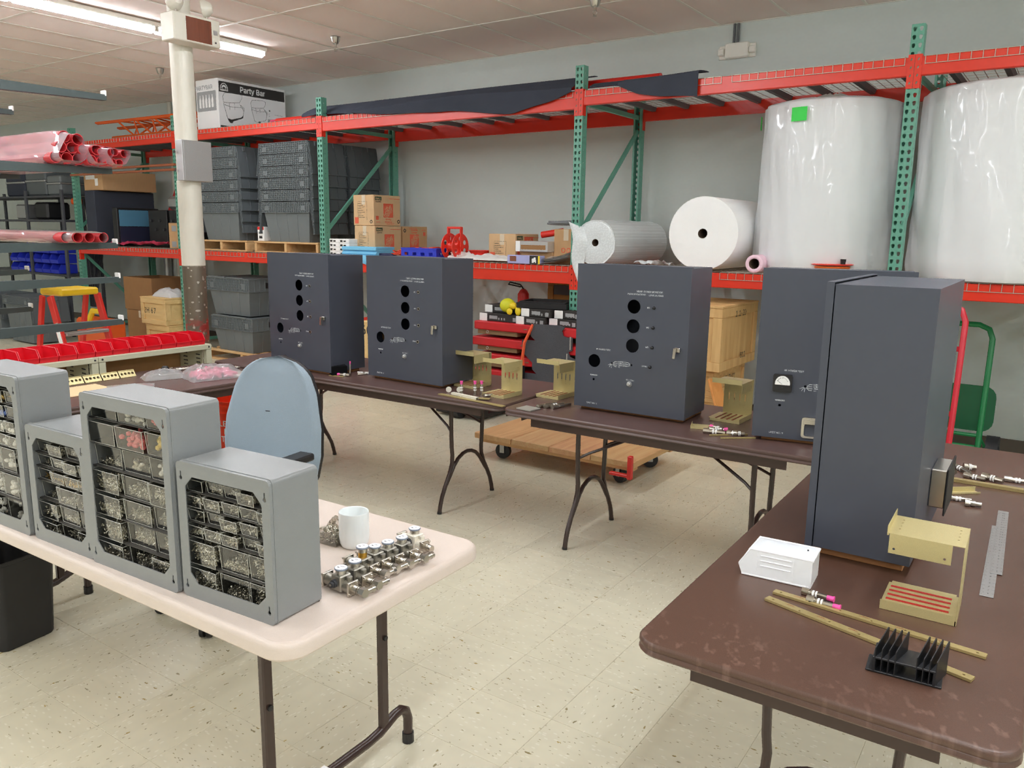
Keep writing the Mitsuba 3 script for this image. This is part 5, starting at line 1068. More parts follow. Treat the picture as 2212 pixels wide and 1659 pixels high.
one('bubble_wrap_sheet', grid(lambda u, v: (-3.60 + .16 * u * (1 - .5 * v) + .09 * v + .02 * np.sin(v * 7), 5.915 - .02 * np.sin(u * 4) + .05 * u * (1 - v), 1.735 - .50 * v * (1 - .15 * u) - .06 * u), 13, 25), 'mat_bubble', 'loose end of bubble wrap hanging down over the beam at the centre upright', 'bubble wrap', smooth=True)
roll('foam_roll', 'big white foam roll lying on the lower rack shelf with a dark core', -2.425, zc + .283, .281, 5.98, 6.95, .037, 'mat_foam', 5)
roll('pink_film_roll', 'small pink film roll at the foot of the bagged bubble wrap', -1.995, zc + .067, .066, 5.945, 6.22, .038, mat('pink_film_roll', C(238, 202, 218), .45), 6)
one('bubble_wrap_sheet', grid(lambda u, v: (-3.02 + .30 * u, 5.99 + .22 * v, B0 + .01 + .07 * meshkit.fbm(np.stack([u * 6, v * 6, u * 0], -1), 3, 8) * (1 - .5 * v)), 25, 17), 'mat_bubble', 'scrap of bubble wrap lying between the bubble wrap roll and the foam roll', 'bubble wrap', smooth=25)
def bagged(label, x, y, r, z1, seed, lean=0):
    k = thing('bagged_roll', label, 'roll'); z0 = LOZ + .012
    def core(u, v):
        a = v * 2 * np.pi; h = np.clip(u * 1.12, 0, 1); q = r * np.where(u < .9, 1, (1 - (u - .9) / .1)) 
        return x + q * np.cos(a), y + q * np.sin(a), z0 + .02 + (z1 - z0 - .10) * np.clip(u / .9, 0, 1)
    part(k, 'bubble_roll', grid(core, 24, 49), 'mat_foam', smooth=30)
    def film(u, v):
        a = v * 2 * np.pi; s_ = np.clip(u / .74, 0, 1); t_ = np.clip((u - .74) / .26, 0, 1)
        q = (r + .02) * (1.035 - .03 * s_) * np.cos(t_ * 1.52) ** .75 - .02 * np.clip((.05 - u) / .05, 0, 1)
        zz = z0 + .003 + (z1 - z0 - .05) * s_ + .05 * np.sin(t_ * np.pi / 2) + .05 * np.clip((t_ - .85) / .15, 0, 1)
        f = np.stack([np.cos(a) * 4 + u * 1.5, np.sin(a) * 4 + u * .8, u * 1.3], -1)
        w = .05 * (meshkit.fbm(f, 4, seed) - .42) + .020 * (meshkit.noise(np.stack([a * 9 + u * 6, u * 2.5, u * 0], -1), seed + 1) - .4)
        return x + np.maximum(q + w * (1 - .8 * t_), .012) * np.cos(a), y + np.maximum(q + w * (1 - .8 * t_), .012) * np.sin(a), zz + .02 * t_ * (meshkit.noise(f * 1.5, seed) - .3)
    part(k, 'plastic_bag', grid(film, 46, 121), 'mat_bag_film', smooth=True, label='thin wrinkled clear plastic bag')
    return k
film_bsdf('bag_film', C(246, 248, 250), .72, .2)
kb = bagged('tall bagged roll of bubble wrap with green stickers, left of the right upright', -1.66, 6.46, .455, 2.62, 31)
mat('green_sticker', C(40, 205, 66), .5)
def sticker(k, x, y, r, a, z, w, h):
    a0 = math.radians(a); n = 6; t = np.linspace(-w / 2 / r, w / 2 / r, n) + a0
    v = np.vstack([np.column_stack([x + r * np.cos(t), y + r * np.sin(t), t * 0 + zz]) for zz in (z, z + h)]); i = np.arange(n - 1)
    part(k, 'green_sticker', (v, quads(np.stack([i, i + 1, i + 1 + n, i + n], 1))), 'mat_green_sticker', label='bright green square sticker')
sticker(kb, -1.66, 6.46, .505, -101, 2.44, .115, .095); sticker(kb, -1.66, 6.46, .505, -168, 2.44, .09, .10)
bagged('large bagged roll of bubble wrap right of the right upright, cut off by the view edge', -.46, 6.46, .54, 2.64, 37)
ck = thing('extension_reel', 'flat red reel wound with orange cord lying in front of the bagged roll', 'reel'); KM = [mv(-1.47, 6.06, B0)]
part(ck, 'cord', cat([tube([(.115 * math.cos(t) * (1 + .012 * j), .115 * math.sin(t) * (1 + .012 * j), .008 + .013 * j) for t in np.linspace(0, 2 * np.pi, 29)[:-1]], .0065, 6, closed=True) for j in range(5)]), mat('cord_orange2', C(222, 110, 40), .5), KM)
part(ck, 'plate', cat(lathe([(0, .072), (.135, .072), (.15, .078), (.135, .083), (0, .083)], 32), lathe([(0, .0), (.12, 0), (.12, .003), (0, .003)], 24)), 'mat_red_plastic', KM)
part(ck, 'knob', cyl((.09, -.06, .083), (.09, -.06, .118), .016, .02, n=14), 'mat_black', KM)
part(ck, 'plug_end', cat(tube([(-.03, 0, .083), (-.02, 0, .12), (-.008, .0, .15), (-.008, 0, .17)], .0055, 6), rb(-.016, .002, -.010, .010, .165, .2, .004)), mat('plug', C(214, 190, 160), .4), KM)
# ------------------------------------------------------------------ on top of the rack
Z1 = UPZ + .013
k, M = carton('large white cooler carton with a black top band, on top of the rack by the pillar', -8.92, -8.49, 6.0, 6.98, Z1, Z1 + .56, mat('print_white', C(226, 226, 226), .45), tape=False)
R = [*M, *RIGHT(-8.49, 6.0, Z1)]; F = [*M, *FRONT(-8.92, 6.0, Z1)]
rects(k, 'top_band', [(.015, .965, .41, .53)], 'mat_print_black', R)
E1 = [mv(0, 0, .0006)]
word(k, 'Party Bar', .062, .49, .44, 'mat_print_white', R, extra=E1)
lg = Polygon([(.032, .425)] + [(.085 + .053 * math.cos(a), .445 + .068 * math.sin(a)) for a in np.linspace(math.pi, 0, 15)] + [(.138, .425)])
part(k, 'logo', cat(prism(lg.difference(lg.buffer(-.008)), 0, .0006), prism(Polygon([(.085 + .034 * math.cos(a), .455 + .036 * math.sin(a)) for a in np.linspace(math.pi, 0, 11)]).difference(circ(.085, .45, .02)), 0, .0006)), 'mat_print_white', [*R, *E1], smooth=False)
word(k, 'IGLOO', .016, .085, .431, 'mat_print_white', R, extra=E1)
rects(k, 'bottom_strip', [(.015, .38, .012, .032)], 'mat_print_black', R)
def ink(pts, r=.0018): return tube([(a, b, .0006) for a, b in pts], r, 4)
def cooler(x, y, s, base):
    q = lambda P_: [(x + a * s, y + b * s) for a, b in P_]
    ms = [ink(q([(.0, .24), (-.01, .30), (.02, .345), (.20, .36), (.26, .345), (.26, .31), (.22, .255), (.05, .235), (.0, .24)])), ink(q([(.0, .235), (.005, .20), (.03, .12), (.05, .05), (.10, .035), (.24, .075), (.265, .10), (.275, .17), (.23, .235)])), ink(q([(.01, .21), (.10, .195), (.26, .205), (.28, .175)])), ink(q([(.08, .235), (.085, .16)])), ink(q([(.15, .245), (.155, .17)])), ink(q([(.22, .24), (.285, .20), (.28, .16)]))]
    part(k, 'drawing_lines', cat(ms), 'mat_print_black', R)
    if base: part(k, 'drawing_base', prism(Polygon(q([(.03, .10), (.05, .06), (.10, .05), (.24, .09), (.265, .115), (.265, .085), (.20, .065), (.19, .055), (.12, .03), (.115, .01), (.085, .01), (.06, .03)])), 0, .0008), 'mat_print_black', R, smooth=False)
cooler(.07, .06, 1.0, True); cooler(.46, .09, .82, False)
part(k, 'arrow', prism(Polygon([(.555, .13), (.585, .135), (.60, .095), (.618, .098), (.592, .055), (.555, .082), (.572, .088)]), 0, .0008), 'mat_print_black', R, smooth=False)
rects(k, 'label_print', [(.72, .74, .27, .285), (.715, .725, .235, .24), (.72, .73, .21, .218)] + [(.70 + i * .011, .706 + i * .011, .14, .175) for i in range(7)] + [(.80, .93, .235, .238), (.835, .885, .20, .203), (.835, .88, .18, .183), (.835, .885, .16, .163), (.80, .93, .06, .062), (.80, .802, .06, .14), (.80, .93, .138, .14), (.928, .93, .06, .14)], 'mat_print_black', R)
word(k, '2 in 1', .03, .865, .09, 'mat_print_black', R)
word(k, 'PARTYBAR', .048, .16, .445, mat('print_grey', C(150, 152, 154), .6), F); rects(k, 'photo_panel', [(.02, .39, .20, .425)], 'mat_print_grey', F)
part(k, 'photo_bottles', cat([prism(Polygon([(x_ - .018, .24), (x_ + .018, .24), (x_ + .018, .33), (x_ + .006, .36), (x_ + .006, .385), (x_ - .006, .385), (x_ - .006, .36), (x_ - .018, .33)]), 0, .0008) for x_ in (.08, .14, .20, .26, .32)]), 'mat_print_white', [*F, *E1], smooth=False)
mat('tower_orange', C(206, 84, 26), .4)
tw = thing('tower_section', 'orange tubular lattice tower section lying on top of the rack left of the pillar', 'lattice')
TA, TB, TC = (6.02, 3.02), (6.30, 2.98), (6.08, Z1 + .022)
for (y, z), x0 in ((TA, -11.3), (TB, -11.25), (TC, -11.0)): part(tw, 'leg_tube', tube([(x0, y, z + .008), (x0 + .06, y, z), (-8.98, y, z - .02 if z > 2.9 else z)], [.012, .021, .021], 8), 'mat_tower_orange')
for i in range(5):
    x = -10.75 + i * .42
    for (a, b) in ((TA, TC), (TA, TB), (TB, TC)):
        part(tw, 'lattice_rod', cyl((x, *a), (x + .30, *b), .011, n=6), 'mat_tower_orange')
        if i: part(tw, 'lattice_rod', cyl((x - .02, *a), (x - .02, *b), .011, n=6), 'mat_tower_orange')
one('white_roll', cyl((-10.9, 6.62, Z1 + .135), (-9.1, 6.62, Z1 + .135), .132, n=26), 'mat_foam', 'white roll lying behind the orange tower section', 'roll')
mat('red_pipe', C(206, 36, 28), .25, spec=.7)
pp = thing('red_pipe', 'long glossy red pipe lying along the top of the rack', 'pipe'); part(pp, 'tube', cyl((-6.95, 6.36, Z1 + .115), (-3.02, 6.36, Z1 + .115), .033, n=16), 'mat_red_pipe')
pp = thing('red_pipe', 'shorter red pipe with a pink plugged end beside the cooler carton', 'pipe'); part(pp, 'tube', cyl((-7.62, 6.14, Z1 + .033), (-6.3, 6.14, Z1 + .033), .030, n=14), 'mat_red_pipe'); part(pp, 'end_plug', cyl((-7.72, 6.14, Z1 + .033), (-7.621, 6.14, Z1 + .033), .022, n=12), mat('plug_pink', C(200, 60, 96), .5), label='pink end plug')
for i, (y, z) in enumerate(((6.48, .034), (6.40, .034), (6.32, .034))): one('red_pipe', cyl((-5.2 + i * .3, y, Z1 + z), (-2.78 - .1 * i, y, Z1 + z), .032, n=14), 'mat_red_plastic' if i else 'mat_plug_pink', 'red pipe end showing past the grey felt, ' + ('rear one', 'middle one', 'front one')[i], 'pipe')
felt = speck(C(62, 66, 76), .12, 300, 8); mat('felt', felt, .95, spec=.1)
def felt_strip(label, x0, x1, xs, zs, yb, zb):
    def fn(u, v):
        x = x0 + (x1 - x0) * u; zf = np.interp(x, xs, zs) + .004 * np.sin(x * 9); hang = zf < UPZ + .01
        yf = np.where(hang, 5.905, 5.99); zt = UPZ + .045 + .02 * np.sin(x * 2.3); t = v
        y = np.where(t < .55, yb + (5.915 + .07 * (~hang) - yb) * t / .55, yf - .004 * (t - .55)); z = np.where(t < .55, zb + (zt - zb) * (t / .55) ** 1.6, zt + (zf - zt) * (t - .55) / .45)
        return x, y, z
    one('felt_strip', thick(grid(fn, 61, 15), .006), 'mat_felt', label, 'felt', smooth=40)
felt_strip('long dark grey felt strip draped over the upper beam left of the centre upright', -7.02, -3.60, [-7.1, -6.85, -6.6, -6.1, -5.5, -4.9, -4.2, -3.8, -3.55], [2.815, 2.82, 2.835, 2.78, 2.735, 2.72, 2.645, 2.72, 2.80], 6.33, Z1 + .165)
felt_strip('dark grey felt strip draped over the upper beam right of the centre upright', -3.48, -2.50, [-3.5, -3.2, -3.0, -2.8, -2.5], [2.83, 2.80, 2.72, 2.68, 2.655], 6.10, Z1 + .06)
# ------------------------------------------------------------------ under the rack, centre
mat('cart_red', C(196, 38, 44), .4); mat('hook_grey', speck(C(72, 74, 80), .10, 120, 8), .5, metal=.2); mat('batten', C(134, 108, 78), .8)
hk_ = Polygon([(0, -.085), (0, .05), (.30, .06), (.36, .045), (.33, .0), (.345, -.05), (.385, -.062), (.44, -.06), (.44, -.20), (.40, -.22), (.42, -.27), (.50, -.30), (.62, -.25), (.40, -.36), (.30, -.36), (.12, -.20)])
for i, (zt, dx) in enumerate(((.845, 0), (.70, -.03), (.555, .02), (.41, -.02), (.27, .0))):
    k = thing('red_cart', 'red steel deck with grey hook plates, %s of the strapped stack under the rack' % ('topmost', 'second from the top', 'third from the top', 'fourth from the top', 'bottom')[i], 'deck')
    part(k, 'deck', rb(-4.46 + dx, -3.02 + dx, 5.72, 6.85, zt - .075, zt, .008), 'mat_cart_red')
    part(k, 'hook_plate', tr(prism(hk_.difference(unary_union([circ(.40, -.33, .012)])), 0, .012), mv(-3.82 + dx - .06 * (i % 2), 5.71, zt - .02), np.diag([.95, 1, .78, 1.0]), UP), 'mat_hook_grey', smooth=False, label='dark grey steel hook plate')
    part(k, 'edge_slot', rb(-3.91 + dx, -3.87 + dx, 5.716, 5.7195, zt - .042, zt - .034, .001), 'mat_batten')
    part(k, 'batten', rb(-4.44, -4.0, 5.75, 6.8, zt - .144 + .025, zt - .0755, .003), 'mat_batten')
    part(k, 'pin', cyl((-3.42 + dx, 5.70, zt - .17), (-3.42 + dx, 5.70, zt - .06), .007, n=8), 'mat_alu')
    part(k, 'ring', tube([(-4.30 + .012 * math.cos(a), 5.712, zt - .09 + .012 * math.sin(a)) for a in np.linspace(0, 2 * np.pi, 11)[:-1]], .0022, 5, closed=True), 'mat_alu')
st = thing('ratchet_strap', 'orange ratchet strap tied around the red stack', 'strap'); mat('strap', C(232, 92, 52), .7)
part(st, 'webbing', cat(tube([(-3.80, 5.70, .86), (-3.86, 5.66, .70), (-3.875, 5.655, .56), (-3.87, 5.66, .5)], .013, 4), tube([(-3.87, 5.66, .36), (-3.885, 5.66, .15), (-3.885, 5.665, .04)], .013, 4), tube([(-4.5, 5.69, .86), (-4.5, 5.69, .2)], .013, 4)), 'mat_strap')
part(st, 'ratchet', cat(rb(-3.91, -3.85, 5.62, 5.67, .36, .50, .008), rb(-3.895, -3.845, 5.605, 5.65, .33, .41, .008)), 'mat_black')
def toolbox(label, x0, y0, z0, w, h=.068, d=.30):
    k, M = carton(label, x0, x0 + w, y0, y0 + d, z0, z0 + h, 'mat_print_black', tape=False); F_ = [*M, *FRONT(x0, y0, z0)]
    rects(k, 'white_end', [(0, .085, 0, h)], 'mat_white', F_); rects(k, 'print', [(w * .5 + i * .03, w * .5 + .014 + i * .03, .015, .035) for i in range(3)] + [(w - .05, w - .015, .01, .045), (.11, .20, .02, .05)], 'mat_print_grey', F_)
Zc = .846
for a in ((-4.44, 5.78, Zc, .42, 'lower left'), (-4.44, 5.86, Zc + .07, .42, 'upper left'), (-4.02, 5.76, Zc, .30, 'lower middle'), (-3.98, 5.78, Zc + .07, .30, 'upper middle'), (-3.70, 5.80, Zc, .28, 'lower right'), (-3.66, 5.82, Zc + .07, .26, 'upper right')):
    toolbox('black and white retail carton, %s of the block on the red stack' % a[4], a[0], a[1], a[2], a[3])
fr = thing('picture_frame', 'black picture frame lying on the retail cartons', 'frame'); FM = [mv(-4.02, 5.76, Zc + .142), rot('z', 14)]
fo, fi = sbox(0, 0, .46, .36), sbox(.05, .05, .41, .31)
part(fr, 'moulding', cat(prism(fo.difference(fi), 0, .045), prism(sbox(.02, .02, .44, .34).difference(sbox(.04, .04, .42, .32)), .045, .058)), 'mat_black', FM, smooth=False)
part(fr, 'panel', bx(.045, .415, .045, .315, .01, .02), 'mat_card_dark', FM, smooth=False)
yt = thing('toy_figure', 'lime and yellow plastic toy lying on the retail cartons', 'toy'); mat('lime', C(206, 208, 40), .5)
def ell(c, r, n=12):
    return grid(lambda u, v: (c[0] + r[0] * np.sin(np.pi * u) * np.cos(2 * np.pi * v), c[1] + r[1] * np.sin(np.pi * u) * np.sin(2 * np.pi * v), c[2] - r[2] * np.cos(np.pi * u)), n, 2 * n)
part(yt, 'body', ell((-4.17, 5.84, Zc + .145), (.075, .065, .065)), 'mat_lime', smooth=True)
part(yt, 'limbs', cat(ell((-4.08, 5.80, Zc + .15), (.04, .03, .03), 8), ell((-4.02, 5.79, Zc + .11), (.03, .025, .045), 8), ell((-4.10, 5.77, Zc + .10), (.03, .02, .03), 8)), 'mat_yellow', smooth=True)
fx = thing('fire_extinguisher', 'small red extinguisher with a black handle standing behind the cartons', 'extinguisher')
part(fx, 'bottle', lathe([(0, 0), (.05, 0), (.055, .01), (.055, .20), (.035, .235), (.018, .25), (0, .25)], 18), 'mat_red_paint', [mv(-4.42, 6.45, Zc)])
part(fx, 'handle', cat(tube([(-4.42, 6.45, Zc + .25), (-4.44, 6.43, Zc + .29), (-4.56, 6.42, Zc + .31), (-4.58, 6.42, Zc + .29), (-4.44, 6.43, Zc + .27)], .008, 6)), 'mat_black')
mat('crate_wood', wood(C(196, 140, 74), C(168, 112, 54), 2, 26), .7)
def crate(label, x0, x1, y0, y1, z0, z1, m='mat_crate_wood', fr_=.06, t=.018, win=None, text=None, side=True, yaw=0):
    k = thing('wooden_crate', label, 'crate'); cx, cy = (x0 + x1) / 2, (y0 + y1) / 2; M = [mv(cx, cy, 0), rot('z', yaw), mv(-cx, -cy, 0)]
    part(k, 'box', rb(x0 + t, x1 - t, y0 + t, y1 - t, z0, z1, .003), m, M)
    W_, H_ = x1 - x0, z1 - z0
    for a, b, c, d in ((0, W_, 0, fr_), (0, W_, H_ - fr_, H_), (0, fr_, fr_ + .001, H_ - fr_ - .001), (W_ - fr_, W_, fr_ + .001, H_ - fr_ - .001)):
        part(k, 'frame_board', rb(x0 + a, x0 + b, y0, y0 + t - .0005, z0 + c, z0 + d, .002), m, M)
    if side:
        D_ = y1 - y0
        for a, b, c, d in ((.0, D_, 0, fr_), (.0, D_, H_ - fr_, H_), (t, fr_ + t, fr_ + .001, H_ - fr_ - .001), (D_ - fr_, D_, fr_ + .001, H_ - fr_ - .001)): part(k, 'frame_board', rb(x1 - t + .0005, x1, y0 + a + .0005, y0 + b, z0 + c, z0 + d, .002), m, M)
    part(k, 'lid', rb(x0 - .004, x1 + .004, y0 - .004, y1 + .004, z1 + .0005, z1 + .016, .002), m, M)
    if win: part(k, 'window', rb(x0 + win[0], x0 + win[1], y0 - .004, y0 - .0005, z0 + win[2], z0 + win[3], .001), mat('slate', C(84, 76, 78), .5), M)
    if text: part(k, 'marker_lettering', tr(txt(text[0], text[1], .0005), mv(x0 + text[2], y0 + t - .0008, z0 + text[3]), UP), 'mat_print_black', M, smooth=False)
    return k, M
crate('orange brown wooden crate with a dark window on the red stack', -4.12, -3.72, 6.42, 6.82, Zc, Zc + .36, win=(.07, .30, .22, .31))
jk = thing('pallet_jack', 'black pallet jack handle standing behind the brackets', 'pallet jack'); mat('jack', C(24, 22, 24), .3, spec=.6)
JX, JY = -4.40, 5.42
part(jk, 'shaft', rb(JX - .030, JX + .030, JY - .02, JY + .02, .12, .80, .006), 'mat_jack')
part(jk, 'grip_loop', tube([(JX - .06, JY, .83), (JX - .16, JY, .95), (JX - .17, JY, 1.06), (JX - .12, JY, 1.12), (JX - .02, JY, 1.125), (JX + .06, JY, 1.12), (JX + .13, JY, 1.05), (JX + .135, JY, .96), (JX + .09, JY, .88), (JX + .0, JY, .79)], .016, 8), 'mat_jack')
part(jk, 'head', rb(JX - .035, JX + .03, JY - .025, JY + .025, .79, 1.12, .008), 'mat_jack')
lb = part(jk, 'warning_label', bx(JX - .034, JX + .006, JY - .0265, JY - .0255, .82, 1.02), mat('label_pink', C(190, 92, 96), .6), smooth=False, label='pinkish warning label')
part(jk, 'label_print', cat([bx(JX - .03, JX + .002, JY - .0272, JY - .0266, .828 + .048 * i, .858 + .048 * i) for i in range(4)]), 'mat_print_black', smooth=False)
part(jk, 'lever', rb(JX + .03, JX + .10, JY - .012, JY + .012, 1.02, 1.035, .004), 'mat_jack')
part(jk, 'fork', cat(rb(JX - .27, JX - .11, JY, JY + 1.1, .02, .07, .01), rb(JX + .11, JX + .27, JY, JY + 1.1, .02, .07, .01), rb(JX - .27, JX + .27, JY - .03, JY + .10, .05, .25, .01)), 'mat_jack')
part(jk, 'steer_wheel', cyl((JX - .05, JY, .08), (JX + .05, JY, .08), .078, n=18), 'mat_tyre')
k, M = crate('pale wooden crate with the word BOX on it, between the two leftmost cabinets', -5.75, -5.05, 5.55, 6.2, .12, .74, mat('pine', wood(C(226, 196, 140), C(206, 172, 114), 0, 22), .7), fr_=.10)
part(k, 'marker_lettering', tr(txt('60 X 40 BOX', .085, .0005, True), mv(-5.38, 5.5495, .63), UP), 'mat_print_black', M, smooth=False)
one('pallet_stack_red', cat(*[rb(-6.35, -5.95, 5.62, 6.5, .30 + .11 * i, .37 + .11 * i, .01) for i in range(4)]), 'mat_red_plastic', 'stack of red plastic trays peeking out left of the leftmost cabinet', 'trays', kind='stuff')
# ------------------------------------------------------------------ right of the middle cabinet, on the floor by the wall
mat('crate_pale', wood(C(214, 178, 124), C(188, 148, 94), 2, 24), .75)
def longcrate(label, z0, z1, x0, x1, y0, y1, words):
    k, M = crate(label, x0, x1, y0, y1, z0, z1, 'mat_crate_pale', fr_=.07 if z1 - z0 > .3 else .035)
    for s, x, z in words: part(k, 'marker_lettering', tr(txt(s, .045, .0006), mv(x1 + .0003, y0 + x, z0 + z), SIDE), 'mat_print_black', M, smooth=False)
longcrate('pale wooden crate at the top of the stack right of the middle cabinet', .62, 1.10, -2.62, -2.14, 5.75, 6.55, [('2  1-20', .40, .40), ('811', .5, .06)])
longcrate('pale wooden crate second from the top of the stack right of the middle cabinet', .42, .605, -2.60, -2.20, 5.80, 6.50, [('H1.27  7x21', .3, .08)])
longcrate('pale wooden crate third from the top of the stack right of the middle cabinet', .22, .405, -2.60, -2.18, 5.80, 6.55, [('RT 5   KE1PT', .3, .08)])
longcrate('pale wooden crate at the bottom of the stack right of the middle cabinet', .0, .205, -2.60, -2.18, 5.80, 6.55, [('RM', .2, .08)])
def plank(label, p, q, w, t, m): 
    p, q = np.array(p, float), np.array(q, float); L = np.linalg.norm(q - p); d = (q - p) / L
    a, b, _ = _frame(d); R_ = np.eye(4); R_[:3, 0], R_[:3, 1], R_[:3, 2], R_[:3, 3] = a, b, d, p
    one('plank', tr(rb(-w / 2, w / 2, -t / 2, t / 2, 0, L, .003), R_), m, label, 'plank')
mat('plank_orange', wood(C(226, 160, 92), C(204, 132, 68), 2, 30), .7)
plank('leaning yellowish plank at the foot of the wooden crate stack', (-1.93, 5.62, .01), (-2.16, 5.70, .58), .12, .02, 'mat_plank_orange')
plank('orange plank leaning on the wall behind the gold bracket', (-1.62, 6.55, .01), (-2.12, 6.95, .78), .14, .022, 'mat_plank_orange')
plank('short orange plank between the crate stack and the leaning plank', (-1.95, 5.95, .01), (-1.72, 6.1, .50), .12, .02, 'mat_plank_orange')
# ------------------------------------------------------------------ hand trucks at the right
mat('truck_green', C(22, 112, 62), .35); mat('truck_green_dark', C(16, 84, 52), .45); mat('truck_red', C(198, 36, 54), .3)
rt = thing('hand_truck', 'red tubular hand truck standing upright against the rack', 'hand truck')
def loop(x0, x1, y, dy, z1, r, rad):
    return tube([(x0, y, .04), (x0, y + dy * .6, z1 * .62), (x0, y + dy * .85, z1 - rad), (x0 + rad * .3, y + dy * .97, z1 - rad * .3), (x0 + rad, y + dy, z1), (x1 - rad, y + dy, z1), (x1 - rad * .3, y + dy * .97, z1 - rad * .3), (x1, y + dy * .85, z1 - rad), (x1, y + dy * .6, z1 * .62), (x1, y, .04)], r, 9)
part(rt, 'frame', loop(-.98, -.545, 5.45, .22, 1.235, .018, .10), 'mat_truck_red')
for z in (.28, .56, .96): part(rt, 'cross_bar', rb(-.965, -.56, 5.46 + .20 * z, 5.48 + .20 * z, z - .016, z + .016, .004), 'mat_truck_red')
part(rt, 'toe_plate', rb(-1.0, -.53, 5.22, 5.46, .02, .03, .004), 'mat_truck_red')
for x in (-1.02, -.51): part(rt, 'wheel', cyl((x - .02, 5.56, .11), (x + .02, 5.56, .11), .11, n=20), 'mat_tyre')
for nm, x0, x1, y in (('left', -.98, -.44, 6.20), ('right', -.02, .60, 6.16)):
    gt = thing('hand_truck', 'green tubular hand truck with a curved top, the %s one of two behind the red one' % nm, 'hand truck')
    part(gt, 'frame', loop(x0, x1, y, .18, 1.055, .019, .09), 'mat_truck_green')
    part(gt, 'back_plate', tr(prism(rr(x1 - x0 + .12, .33, .08), 0, .006), mv((x0 + x1) / 2, y + .28, .45), UP), 'mat_truck_green_dark')
    for z in (.22, .30): part(gt, 'cross_bar', cyl((x0, y + .02 + z * .1, z), (x1, y + .02 + z * .1, z), .013, n=8), 'mat_truck_green')
    part(gt, 'axle', cyl((x0 - .05, y + .30, .13), (x1 + .05, y + .30, .13), .012, n=8), 'mat_steel')
    for s, x in ((-1, x0 - .07), (1, x1 + .07)):
        wl_ = part(gt, 'wheel', cat(cyl((x - .04, y + .30, .13), (x + .04, y + .30, .13), .128, n=24), cyl((x - .045, y + .30, .13), (x + .045, y + .30, .13), .06, n=16)), 'mat_tyre')
        part(gt, 'strut', cyl((x0 if s < 0 else x1, y + .03, .30), (x * .6 + (x0 if s < 0 else x1) * .4, y + .30, .14), .011, n=7), 'mat_truck_green')
    part(gt, 'toe_plate', rb(x0, x1, y - .22, y + .01, .015, .025, .004), 'mat_truck_green_dark')
one('wire_pin', tube([(-.12, 6.27, .66), (-.20, 6.25, .66), (-.215, 6.25, .67), (-.20, 6.25, .68), (-.12, 6.27, .665), (.04, 6.26, .655)], .003, 5), 'mat_steel', 'bent wire pin hooked on the right green hand truck', 'pin')
# ------------------------------------------------------------------ shelf of red bins behind the far left table
mat('putty', C(186, 184, 160), .45)
mat('bin_red', C(206, 22, 38), .38, spec=.5)
def shelf_unit(label, y0, y1, x0=-5.18, x1=-4.86, H=.85):
    k = thing('steel_shelf', label, 'shelf')
    for x in (x0, x1 - .035):
        for y in (y0, y1 - .04):
            sd = 1 if y == y0 else -1
            part(k, 'post', cat(bx(x, x + .035, y, y + .04, 0, H - .036)), 'mat_putty', smooth=False)
    for x in (x0 + .1, x1 - .10):
        for y in (y0 + .002, y1 - .002): pass
    part(k, 'top', cat(rb(x0 - .003, x1 + .003, y0 - .002, y1 + .002, H - .035, H, .003)), 'mat_putty')
    part(k, 'lower_shelf', rb(x0, x1, y0, y1, .28, .31, .003), 'mat_putty')
    part(k, 'back_sheet', bx(x0 - .012, x0 - .004, y0, y1, .05, H - .036), 'mat_card_dark', smooth=False, label='brown cardboard sheet behind the shelf')
    for yy in (y0 + .045, y1 - .047):
        part(k, 'side_panel', bx(x0 + .036, x1 - .036, yy, yy + .002, .02, H - .036), 'mat_putty', smooth=False)
        sl = [bx(a, a + .045, yy - .002, yy + .004, z, z + .007) for a in (x0 + .06, x1 - .11) for z in np.arange(.50, H - .07, .027)]
        part(k, 'slots', cat(sl), 'mat_dark', smooth=False, kind='stuff')
    for y in (y0 + .02, y1 - .02): part(k, 'bolt', cyl((x1 + .003, y, H - .017), (x1 + .006, y, H - .017), .006, n=8), 'mat_dark')
shelf_unit('putty coloured steel shelf at the far end of the far left table, under the red bins', 2.492, 3.275)
shelf_unit('putty coloured steel shelf nearer the left edge, under the red bins', 1.60, 2.486)
for i in range(13):
    y = 3.135 - .1085 * i
    stack_bin('hopper_bin', 'red hopper bin, ' + ('first', 'second', 'third', 'fourth', 'fifth', 'sixth', 'seventh', 'eighth', 'ninth', 'tenth', 'eleventh', 'twelfth', 'thirteenth')[i] + ' from the pillar end of the row', -4.872, y + .104, .851, 180, .19, .104, .078, 'mat_bin_red', lab_rid=False)
for i, (y, c) in enumerate(((2.70, 'mat_white'), (2.55, 'mat_gold_bar'), (3.08, 'mat_white'))): one('small_fitting', cat(cyl((-4.93, y, .862), (-4.90, y + .03, .868), .009, n=8), cyl((-4.90, y + .03, .868), (-4.885, y + .045, .87), .006, n=8)), c, ('white plastic fitting lying in a red bin near the middle of the row', 'small brass fitting in a red bin toward the left', 'tiny white fitting in the second red bin from the pillar')[i], 'fitting')
